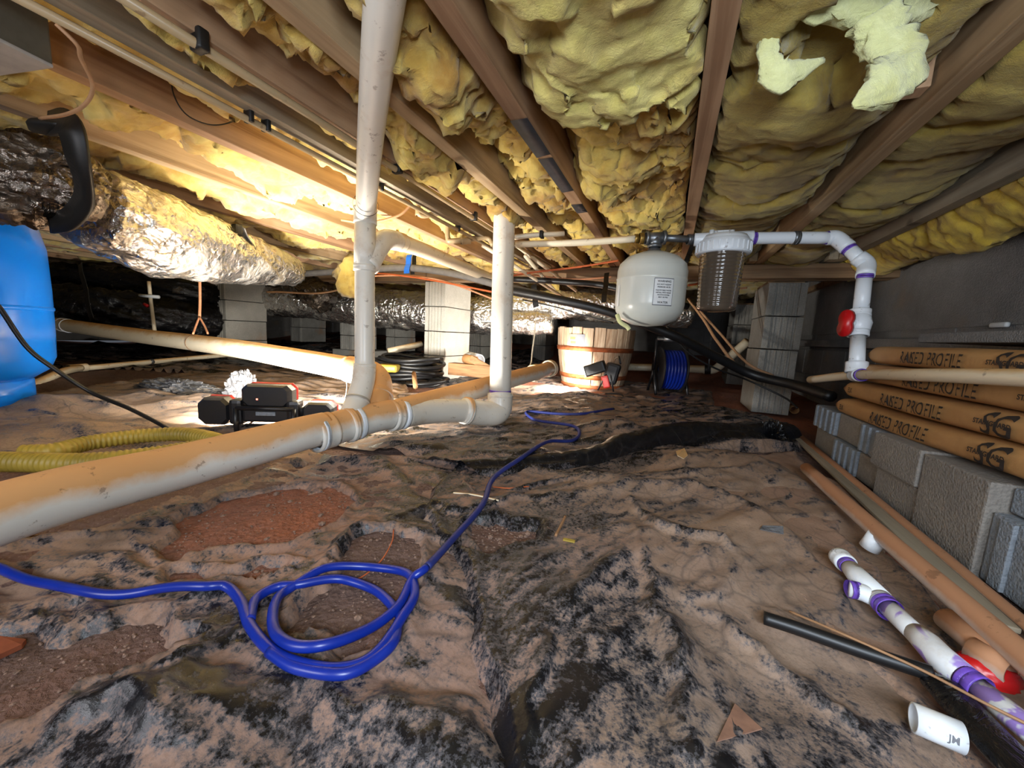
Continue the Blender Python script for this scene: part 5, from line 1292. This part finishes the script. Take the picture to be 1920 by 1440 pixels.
for (q, d) in ((at(1413, 447, 1.405), A1-A0), (at(1550, 446, 1.365), A1-A0), (at(1593, 468, 1.325), A3-A2), (at(1622, 518, 1.27), (0, 0, 1))):
    sleeve('primer_ring', q, d, RV*1.06, .006, 'purple', vp)
sleeve('pipe_clamp', at(1492, 446, 1.38), A1-A0, RV*1.12, .02, 'galv', vp)
vq = at(1611, 606, 1.255); vdn = (at(1607, 690, 1.24)-at(1613, 590, 1.26)).normalized()
sleeve('valve_socket', at(1612, 588, 1.26), vdn, .030, .026, 'pvc_white', vp); sleeve('valve_socket', at(1609, 625, 1.25), vdn, .029, .022, 'pvc_white', vp)
Sh().lathe([(.02, -.036), (.028, -.028), (.034, 0), (.028, .028), (.02, .036)], vq, vdn, 24).obj('valve_body', 'pvc_white', vp)
hx = at(1588, 606, 1.24)
Sh().tube([vq, hx], .012, 14).obj('valve_stem', 'pvc_white', vp)
s = Sh(); dirx = (hx-vq).normalized()
n = 20; V = []
for side in (-.008, .008):
    for k in range(n):
        a = 2*PI*k/n; rr = .044*(1 if True else 1); yy = math.sin(a)*(.017+.009*abs(math.cos(a))**.5) ; zz = math.cos(a)*.044
        V.append(hx+dirx*(side+.004)+Vector((0, 0, 1))*zz+Vector((dirx.y, -dirx.x, 0))*yy)
Fc = [tuple(range(n))[::-1], tuple(n+k for k in range(n))]+[(k, (k+1) % n, n+(k+1) % n, n+k) for k in range(n)]
mk('valve_handle', V, Fc, 'red_pl', vp, True); auto(vp.children[-1] if vp.children else None) if False else None
run(vp, [at(1609, 628, 1.25), at(1606, 690, 1.205)], RV*.95, 'pvc_white', k=0)
sleeve('tee_socket', at(1606, 689, 1.205), vdn, RV*1.35, .035, 'pvc_white', vp)
lpz = empty('supply_pipe', at(1700, 705, 1.0), 'long level cream pipe in front of the wrapped bundles, joined to the valve run', 'pipe')
c_ = at(1606, 702, 1.235)
c_ = at(1606, 703, 1.20)
run(lpz, [at(1520, 712, 1.50), c_, atx(1720, 703, .528), atx(1930, 709, .522), atx(2060, 716, .52)], .0145, 'pvc_cream', k=6)
sleeve('tee_sleeve', c_+(atx(1720, 703, .528)-c_)*.02, atx(1720, 703, .528)-c_, .021, .05, 'pvc_white', lpz)
sleeve('primer_ring', c_+(atx(1720, 703, .528)-c_)*.12, atx(1720, 703, .528)-c_, .0195, .006, 'purple', lpz)

# ------------------------------------------------------------------ stacked blocks on the right
XB = .56
def stack_block(label, yb, yf, z0, z1, dx=0.0, depth=.19, mat='block_stack', rot=0, group=None, ribs=0):
    s = Sh().box((0, 0, 0), (depth, yb-yf, z1-z0), bev=.004)
    if ribs:
        for k in range(ribs): s.box((-depth/2-.002, -(yb-yf)/2+(k+.5)*(yb-yf)/ribs, 0), (.008, (yb-yf)/ribs*.35, (z1-z0)*.96), bev=.002)
    c = Vector((XB+dx+depth/2, (yb+yf)/2, (z0+z1)/2)); Rm = Matrix.Rotation(rot, 3, 'Z')
    o = mk('concrete_block', [Rm @ Vector(v)+c for v in s.V], s.F, mat, None, False); return tag(o, label, 'block', group)
ed = [1.80, 1.60, 1.425, 1.27]
rowlab = ['farthest', 'second farthest', 'third farthest']
for j, (z0, z1) in enumerate(((.0, .081), (.085, .167))):
    for i in range(3):
        stack_block('%s small block of the %s course in the stack right of the grey pier' % (rowlab[i], 'top' if j else 'bottom'), ed[i]+(.02 if j else 0), ed[i+1]+.004+(.02 if j else 0), z0, z1, dx=(-.004, .006, .0)[i]*(1 if j else -1), mat=('block_stack', 'block_blue')[(i+j) % 2 == 1], ribs=4 if (i+j) % 2 else 0)
stack_block('warm grey block of the top course, standing proud beside the largest block', 1.285, 1.10, .086, .172, dx=-.030, rot=.04)
stack_block('warm grey block under the proud one, left of the largest block', 1.275, 1.10, -.002, .082, dx=-.018, rot=.03)
stack_block('largest rough block set upright at the near end of the stack', 1.092, .905, -.02, .168, dx=-.022, mat='block_stack')
stack_block('bluish ribbed block at the right edge beside the largest block', 0.900, .66, -.005, .118, dx=-.014, mat='block_blue', ribs=3)
stack_block('dark bluish block lying on the ribbed block at the right edge', 0.900, .62, .122, .166, dx=.004, mat='block_blue')
stack_block('block set back on the ground behind the near end of the stack', 0.85, .5, .0, .17, dx=.25, mat='block_blue')

# ------------------------------------------------------------------ wrapped shingle bundles
def bundle(k, label, y1, y0, zc, th, dx, sagf, bulge=.012, wid=.33):
    n = 44; m = 56; V = []
    ysb = np.linspace(y1, y0, n)
    def cen(y): return zc+sagf(y)
    for y in ysb:
        tt = min(1, (y1-y)/.02+.35, 1) if y1-y < .02 else 1
        for q in range(m):
            a = 2*PI*q/m; ca, sa = math.cos(a), math.sin(a); e = .22
            xx = XB+dx+wid/2+wid/2*math.copysign(abs(ca)**e, ca)*(.99 if tt < 1 else 1)
            zz = cen(y)+th/2*math.copysign(abs(sa)**(.6), sa)*tt
            w_ = .0015*float(perlin(np.array([y*14+k*5]), np.array([a*2+k]), 5)[0])
            V.append((xx-w_, y+(.0 if tt == 1 else 0), zz+w_*.5))
    Fc = [(i*m+q, i*m+(q+1) % m, (i+1)*m+(q+1) % m, (i+1)*m+q) for i in range(n-1) for q in range(m)]+[tuple(range(m))[::-1], tuple((n-1)*m+q for q in range(m))]
    r = empty('shingle_bundle', (XB+dx, (y1+y0)/2, zc-th/2), label, 'bundle')
    mk('wrapper', V, Fc, 'kraft', r)
    def face(u, v):   # u along the face left to right from the far end, v up from the centre
        y = y1-u; vv = max(-.98, min(.98, v/(th/2))); ca = (1-abs(vv)**(1/.6))**.0 if abs(vv) < .6 else 1
        sa_ = abs(vv)**(1/.6); c2 = math.sqrt(max(0, 1-sa_*sa_)); xx = XB+dx+wid/2-wid/2*(c2**.22)
        return (xx-.0060, y, cen(y)+v)
    def letter(txt, u0, v0, size, cx=1.0, shear=.15, off=0.0, mat='ink', name='print'):
        TV, TF = text_mesh(txt, size, shear, off=off, cx=cx)
        mk(name, [face(u0+a, v0+b_) for a, b_ in TV], TF, mat, r, False)
    return r, letter
sg = lambda y: -.010*math.sin((1.65-y)*2.2) 
labs = ['bottom brown-wrapped bundle lying directly on the blocks', 'second brown-wrapped bundle from the bottom of the stack',
        'third brown-wrapped bundle from the bottom, partly hidden by the cream pipe', 'topmost brown-wrapped bundle with clear dark lettering']
SGF = [lambda y: -.006+.012*sstep(1.3, .9, y)*1.0, lambda y: -.003+.006*sstep(1.3, .9, y), lambda y: 0.0, lambda y: -.004*sstep(1.3, .8, y)]
for k in range(4):
    y1 = (1.66, 1.64, 1.60, 1.57)[k]; zc = .17+.029+k*.0585+(.0 if k else 0); dx = (.0, .008, .012, .03)[k]
    r, L = bundle(k, labs[k], y1, y1-1.0, zc, .057, dx, (lambda kk: (lambda y: float(SGF[kk](y))))(k))
    u1 = (.26, .26, .30, .20)[k]
    L('RAISED PROFILE', u1, -.0165+(.004 if k == 0 else 0), .044, cx=.84 if k != 3 else .76, shear=.12, off=.00025)
    us = u1+.375-(.05 if k == 3 else 0)
    if k == 0: us += .035
    L('SG', us, -.020, .062, cx=1.0, shear=.2, off=.0006)
    L('STAINGUARD', us-.015, -.003, .013, cx=1.1, shear=0, off=.0004)
    if k in (0, 1): L('ELK', .055, -.008, .022, cx=.8, shear=0, off=.0006)
tag(Sh().box((WX-.02, 1.88, .50), (.014, .075, .018), bev=.006).obj('wall_cap', 'white_paper', None, True), 'small white oval cap on the right wall above the bundles', 'cap')
s = Sh().box((XB+.30, 1.0, .405), (.36, 1.25, .012), bev=.003); 
tag(Sh().box((XB+.33, 1.0, .436), (.30, 1.3, .03), bev=.006).obj('cover_board', 'block_dark', None, False), 'dark grey board lying on top of the wrapped bundles against the wall', 'board')
lg = Sh().box((WX-.035, (BY+RY)/2, .43), (.06, BY-RY, .05), bev=.004); lg.obj('trim_3', 'block_dark', None, False, kind='structure')

# ------------------------------------------------------------------ pipes and scraps on the right floor
gp = empty('floor_pipe', Vector((.44, .95, .02)), 'long mud-coated pipe lying on the floor along the blocks', 'pipe')
a_, b_ = atz(1512, 878, .045), atz(1925, 1238, .045); ext = b_+(b_-a_)*.5
run(gp, [a_, a_.lerp(b_, .5)+Vector((0, 0, -.002)), b_, ext], .0155, 'pvc_floor', k=4)
a_, b_ = atz(1480, 800, .02), atz(1925, 1172, .02)
tag(Sh().tube([a_, a_.lerp(b_, .5), b_, b_+(b_-a_)*.4], .0115, 10, squash=.5).obj('wood_strip', 'pvc_floor'), 'thin brown wood strip between the floor pipe and the blocks', 'strip')
a_, b_ = atz(1470, 795, .018), atz(1880, 1180, .012)
s = Sh(); mid = (a_+b_)/2; L = (b_-a_).length; ang = math.atan2(b_.y-a_.y, b_.x-a_.x)
s.box((0, 0, 0), (L, .035, .008), bev=.002); Rm = Matrix.Rotation(ang, 3, 'Z')
tag(mk('wood_strip', [Rm @ Vector(v)+mid for v in s.V], s.F, 'joist_grey', None, False), 'flat grey-green lath lying right behind the mud-coated pipe', 'strip')
# primer-smeared assembly
pa_ = empty('primer_pipe', atz(1700, 1180, .03), 'white pipe assembly smeared with purple primer, with wye and couplings', 'pipe')
def gpt(px, py, z=.026): return atz(px, py, z)
A, B, C, D, E_ = gpt(1578, 1046), gpt(1640, 1112), gpt(1700, 1172), gpt(1790, 1262), gpt(1935, 1372)
Sh().tube([A, B], .0115, 22).obj('pipe', 'pvc_white', pa_)
Sh().tube([gpt(1592, 1062), gpt(1612, 1085), gpt(1650, 1124)], [.0126, .0150, .0158], 24).obj('wye_body', 'pvc_white', pa_)
sleeve('coupling', gpt(1580, 1050), B-A, .0158, .026, 'pvc_white', pa_)
sleeve('primer_ring', gpt(1589, 1060), B-A, .0133, .005, 'purple', pa_)
Sh().tube([gpt(1655, 1130, .026), gpt(1620, 1112, .026), gpt(1592, 1103, .026)], [.0112, .0123, .0123], 20).obj('wye_arm', 'pvc_white', pa_)
sleeve('primer_ring', gpt(1601, 1106), gpt(1640, 1112)-gpt(1592, 1103), .0126, .006, 'purple', pa_)
sleeve('coupling', gpt(1655, 1130), C-B, .0158, .014, 'primer_pipe', pa_); sleeve('primer_ring', gpt(1663, 1138), C-B, .0160, .004, 'purple', pa_)
Sh().tube([gpt(1650, 1124), C, gpt(1730, 1200)], .0123, 24).obj('pipe', 'primer_pipe', pa_)
Sh().tube([gpt(1716, 1186), gpt(1740, 1208), gpt(1762, 1232), gpt(1822, 1282)], [.0129, .0150, .0158, .0150], 26).obj('coupling_body', 'primer_pipe', pa_)
sleeve('primer_ring', gpt(1824, 1283), E_-D, .0153, .004, 'purple', pa_)
Sh().tube([gpt(1815, 1276), E_, E_+(E_-D)*.4], .0123, 24).obj('pipe', 'primer_pipe', pa_)
# white cup, cut coupling, ring, red cap, tan pipe
q = gpt(1637, 1016, .024); s = Sh(); hollow(s, q+Vector((-.004, 0, -.014)), q+Vector((.004, -.004, .016)), .0155, .013)
tag(s.obj('pipe_fitting', 'pvc_white'), 'small white cap lying beside the long mud-coated pipe', 'cap')
q0, q1 = gpt(1712, 1345, .022), gpt(1772, 1370, .022); co = empty('pipe_coupling', q0, 'short white cut pipe piece printed with letters near the bottom right', 'pipe')
s = Sh(); hollow(s, q0, q0+(q1-q0).normalized()*.033, .0135, .0118, 30); s.obj('body', 'pvc_white', co)
dv = (q1-q0).normalized(); cv = (Vector((0, 0, EYE))-q1); cv -= dv*cv.dot(dv); cv.normalize(); tv_ = dv.cross(cv)
TV, TF = text_mesh('JM', .009, off=.0002)
mk('print', [q0+dv*(.020+a*.8)+ (cv*math.cos((-.55+b_/.0135))+tv_*math.sin((-.55+b_/.0135))*(-1))*.0139 for a, b_ in TV], TF, 'ink_soft', co, False)
q = gpt(1898, 1262, .022); s = Sh(); hollow(s, q+Vector((-.02, .028, 0)), q, .0155, .0128, 28); 
tag(s.obj('pipe_ring', 'pvc_floor'), 'open-ended short tan pipe with a pale rim at the right edge', 'pipe')
pts = [gpt(1775, 1160, .024), gpt(1850, 1222, .024), gpt(1890, 1255, .022)]
tag(Sh().tube(pts, .0150, 20).obj('floor_pipe', 'pvc_floor'), 'short tan pipe lying between primer pipe and long floor pipe', 'pipe')
lump('red_bag', tuple(gpt(1848, 1262, .004)), (.030, .022, .020), 'red_pl', 'crumpled red plastic piece beside the primer-smeared pipe', 'scrap', 61, 30, .12).data.polygons.foreach_set('use_smooth', [True]*len(COL.objects['red_bag'].data.polygons))
# black tube and wide black film at bottom right
cable('black_tube', 'dusty black tube lying across the tan plastic at the lower right', [gpt(1432, 1158, .02), gpt(1500, 1180, .022), gpt(1600, 1215, .024), gpt(1700, 1248, .026), gpt(1745, 1262, .026)], .0085, 'black_rubber', 'pipe')
pts = [gpt(1745, 1262, .02), gpt(1780, 1300, .02), gpt(1850, 1375, .02), gpt(1950, 1480, .02), gpt(2050, 1600, .02)]
P = cr(pts, 8); tag(Sh().tube(P, list(np.interp(np.linspace(0, 1, len(P)), [0, .15, 1], [.006, .019, .022])), 16, squash=.5).obj('film_tube', 'black_film'), 'flattened black plastic sleeve running out of the bottom right corner', 'film')
cable('thin_wire', 'thin brown twig along the black tube at the lower right', [gpt(1480, 1146, .02), gpt(1560, 1180, .03), gpt(1650, 1220, .034), gpt(1740, 1262, .036), gpt(1850, 1320, .038), gpt(1930, 1360, .038)], .0016, 'tan_wire', 'twig')
q0, q1 = ons(1484, 764, .030), ons(1512, 786, .030); s = Sh(); hollow(s, q0, q0+(q1-q0).normalized()*.11, .026, .022)
tag(s.obj('pipe_offcut', 'cardboard'), 'rusty tan pipe offcut lying at the foot of the grey pier', 'pipe')

# ------------------------------------------------------------------ blue hose
HZ = .030
def hz_(px, py, z=HZ): 
    p = atz(px, py, z); return p
coil = [(-60,1050),(0,1068),(80,1095),(180,1114),(290,1112),(380,1098),(425,1100),(452,1130),(468,1170),(505,1215),(560,1245),(630,1255),(700,1235),(752,1170),(778,1110),(762,1078),(700,1065),(620,1072),(560,1092),(525,1120),(512,1165),(520,1200),(560,1225),(620,1225),(700,1190),(748,1145),(772,1100),(800,1065),(850,1010),(905,945),(925,905),(975,868),(1030,838),(1075,826),(1086,812),(1070,798),(1010,790),(990,780),(992,772),(1050,778),(1100,776),(1150,772)]
loop2 = [(468,1165),(480,1125),(520,1100),(560,1094),(640,1092),(700,1105),(740,1140),(752,1160)]
hp = [ons(x, y, .006) for x, y in coil]
P = drape(cr(hp, 10), .0066)
NB = int(len(P)*.66)
for i in range(len(P)):          # upper strand rides over the lower one where the coil crosses itself
    t = i/10
    if 18.5 < t < 28: P[i].z += .010*math.sin(PI*min(1, max(0, (t-18.5)/9.5)))
ho = empty('air_hose', hp[8], 'bright blue hose coiled in the foreground and trailing back to the small lamp', 'hose')
Sh().tube(P[:NB], .0064, 12).obj('hose', 'blue_hose', ho)
Sh().tube(P[NB-1:], .0064, 10).obj('hose', 'blue_hose_dark', ho)
Sh().tube(drape(cr([ons(x, y, .006) for x, y in loop2], 8), .0066), .0064, 12).obj('hose', 'blue_hose', ho)
Sh().tube(drape(cr([ons(x, y, .006) for x, y in ((505,1222),(560,1254),(640,1264),(700,1246),(738,1200),(747,1165))], 8), .0066), .0064, 12).obj('hose', 'blue_hose', ho)

# ------------------------------------------------------------------ small debris
cable('marking_wire', 'thin orange wire crossing the dirt inside the hose coil', [ons(738, 985, .002), ons(735, 1015, .002), ons(715, 1050, .002), ons(680, 1080, .002), ons(640, 1095, .002)], .0011, 'orange_wire', 'wire')
cable('marking_wire', 'thin orange wire lying right of the hose near the middle', [ons(925, 912, .002), ons(955, 915, .002), ons(992, 912, .002)], .0014, 'orange_wire', 'wire')
cable('twig', 'short crooked twig in the small dirt patch behind the middle folds', [ons(1042, 1004, .002), ons(1052, 985, .002), ons(1060, 968, .002)], .0028, 'tan_wire', 'twig')
cable('twig', 'pale thin stick lying on the dusty plastic behind the hose bend', [ons(850, 924, .002), ons(890, 928, .002), ons(935, 938, .002)], .002, 'pvc_cream', 'twig')
tag(Sh().box(ons(1067, 1013, .002), (.022, .008, .003), Matrix.Rotation(.1, 3, 'Z'), bev=.001).obj('chip', 'yellow_hose', None, False), 'small yellow plastic chip at the edge of the middle dirt patch', 'chip')
def scrap(label, pts, mat, z=.03, th=.0015, name='plastic_scrap'):
    V = [ons(x, y, .003+th)+Vector((0, 0, .004*math.sin(i*2.1))) for i, (x, y) in enumerate(pts)]; W = [v-Vector((0, 0, th)) for v in V]; n = len(V)
    Fc = [tuple(range(n)), tuple(range(n, 2*n))[::-1]]+[(k, n+k, n+(k+1) % n, (k+1) % n) for k in range(n)]
    return tag(mk(name, V+W, Fc, mat, None, False), label, 'scrap')
scrap('torn pale scrap of plastic under the first drain coupling', [(597,866),(608,852),(622,852),(616,862),(600,872)], 'grey_film', .035)
scrap('pale crumpled leaf on the tan plastic behind the hem end', [(1267,846),(1283,842),(1290,852),(1282,860),(1270,856)], 'pvc_cream', .04)
M['clay_red'] = plain('brick_clay', rgb(168, 92, 62), .85, var=.2, scale=40)
M['clay'] = plain('dusty_clay', rgb(150, 112, 92), .85, var=.2, scale=40)
scrap('tan triangular scrap lying flat at the bottom right', [(1378,1318),(1428,1372),(1345,1385)], 'clay', .03)
scrap('orange brick-coloured shard at the left edge', [(-20,1208),(0,1196),(48,1192),(40,1206),(-10,1235)], 'clay_red', .03, .006)
scrap('pale strip scrap on the tan sheet edge near the right pipes', [(1430,985),(1468,990),(1470,998),(1425,992)], 'grey_film', .035)
# pebbles and crumbs in the dirt patches
V = []; Fc = []
ico = bmesh.new(); bmesh.ops.create_icosphere(ico, subdivisions=1, radius=1); ico.verts.index_update()
IV = [v.co.copy() for v in ico.verts]; IF = [tuple(v.index for v in f.verts) for f in ico.faces]; ico.free()
cnt = 0
for poly in DIRTS[:6]:
    xs_ = [p.x for p in poly]; ys_ = [p.y for p in poly]
    for _ in range(420):
        x, y = rnd.uniform(min(xs_), max(xs_)), rnd.uniform(min(ys_), max(ys_))
        if y < .05: continue
        if sdf(poly, np.array([[x]]), np.array([[y]]))[0, 0] < .004: continue
        r_ = rnd.uniform(.0007, .0026)*(1+(rnd.random() < .06)*1.5); n0 = len(V); z = gz(x, y)+r_*.3
        sx, sy, sz = rnd.uniform(.7, 1.4), rnd.uniform(.7, 1.4), rnd.uniform(.5, .9)
        V += [(x+v.x*r_*sx, y+v.y*r_*sy, z+v.z*r_*sz) for v in IV]; Fc += [tuple(i+n0 for i in f) for f in IF]
M['gravel'] = plain('gravel', rgb(150, 122, 106), .9, var=.35, scale=300)
g_ = mk('gravel', V, Fc, 'gravel', None, False, kind='stuff'); tag(g_, 'loose gravel crumbs scattered over the bare dirt patches', 'gravel')
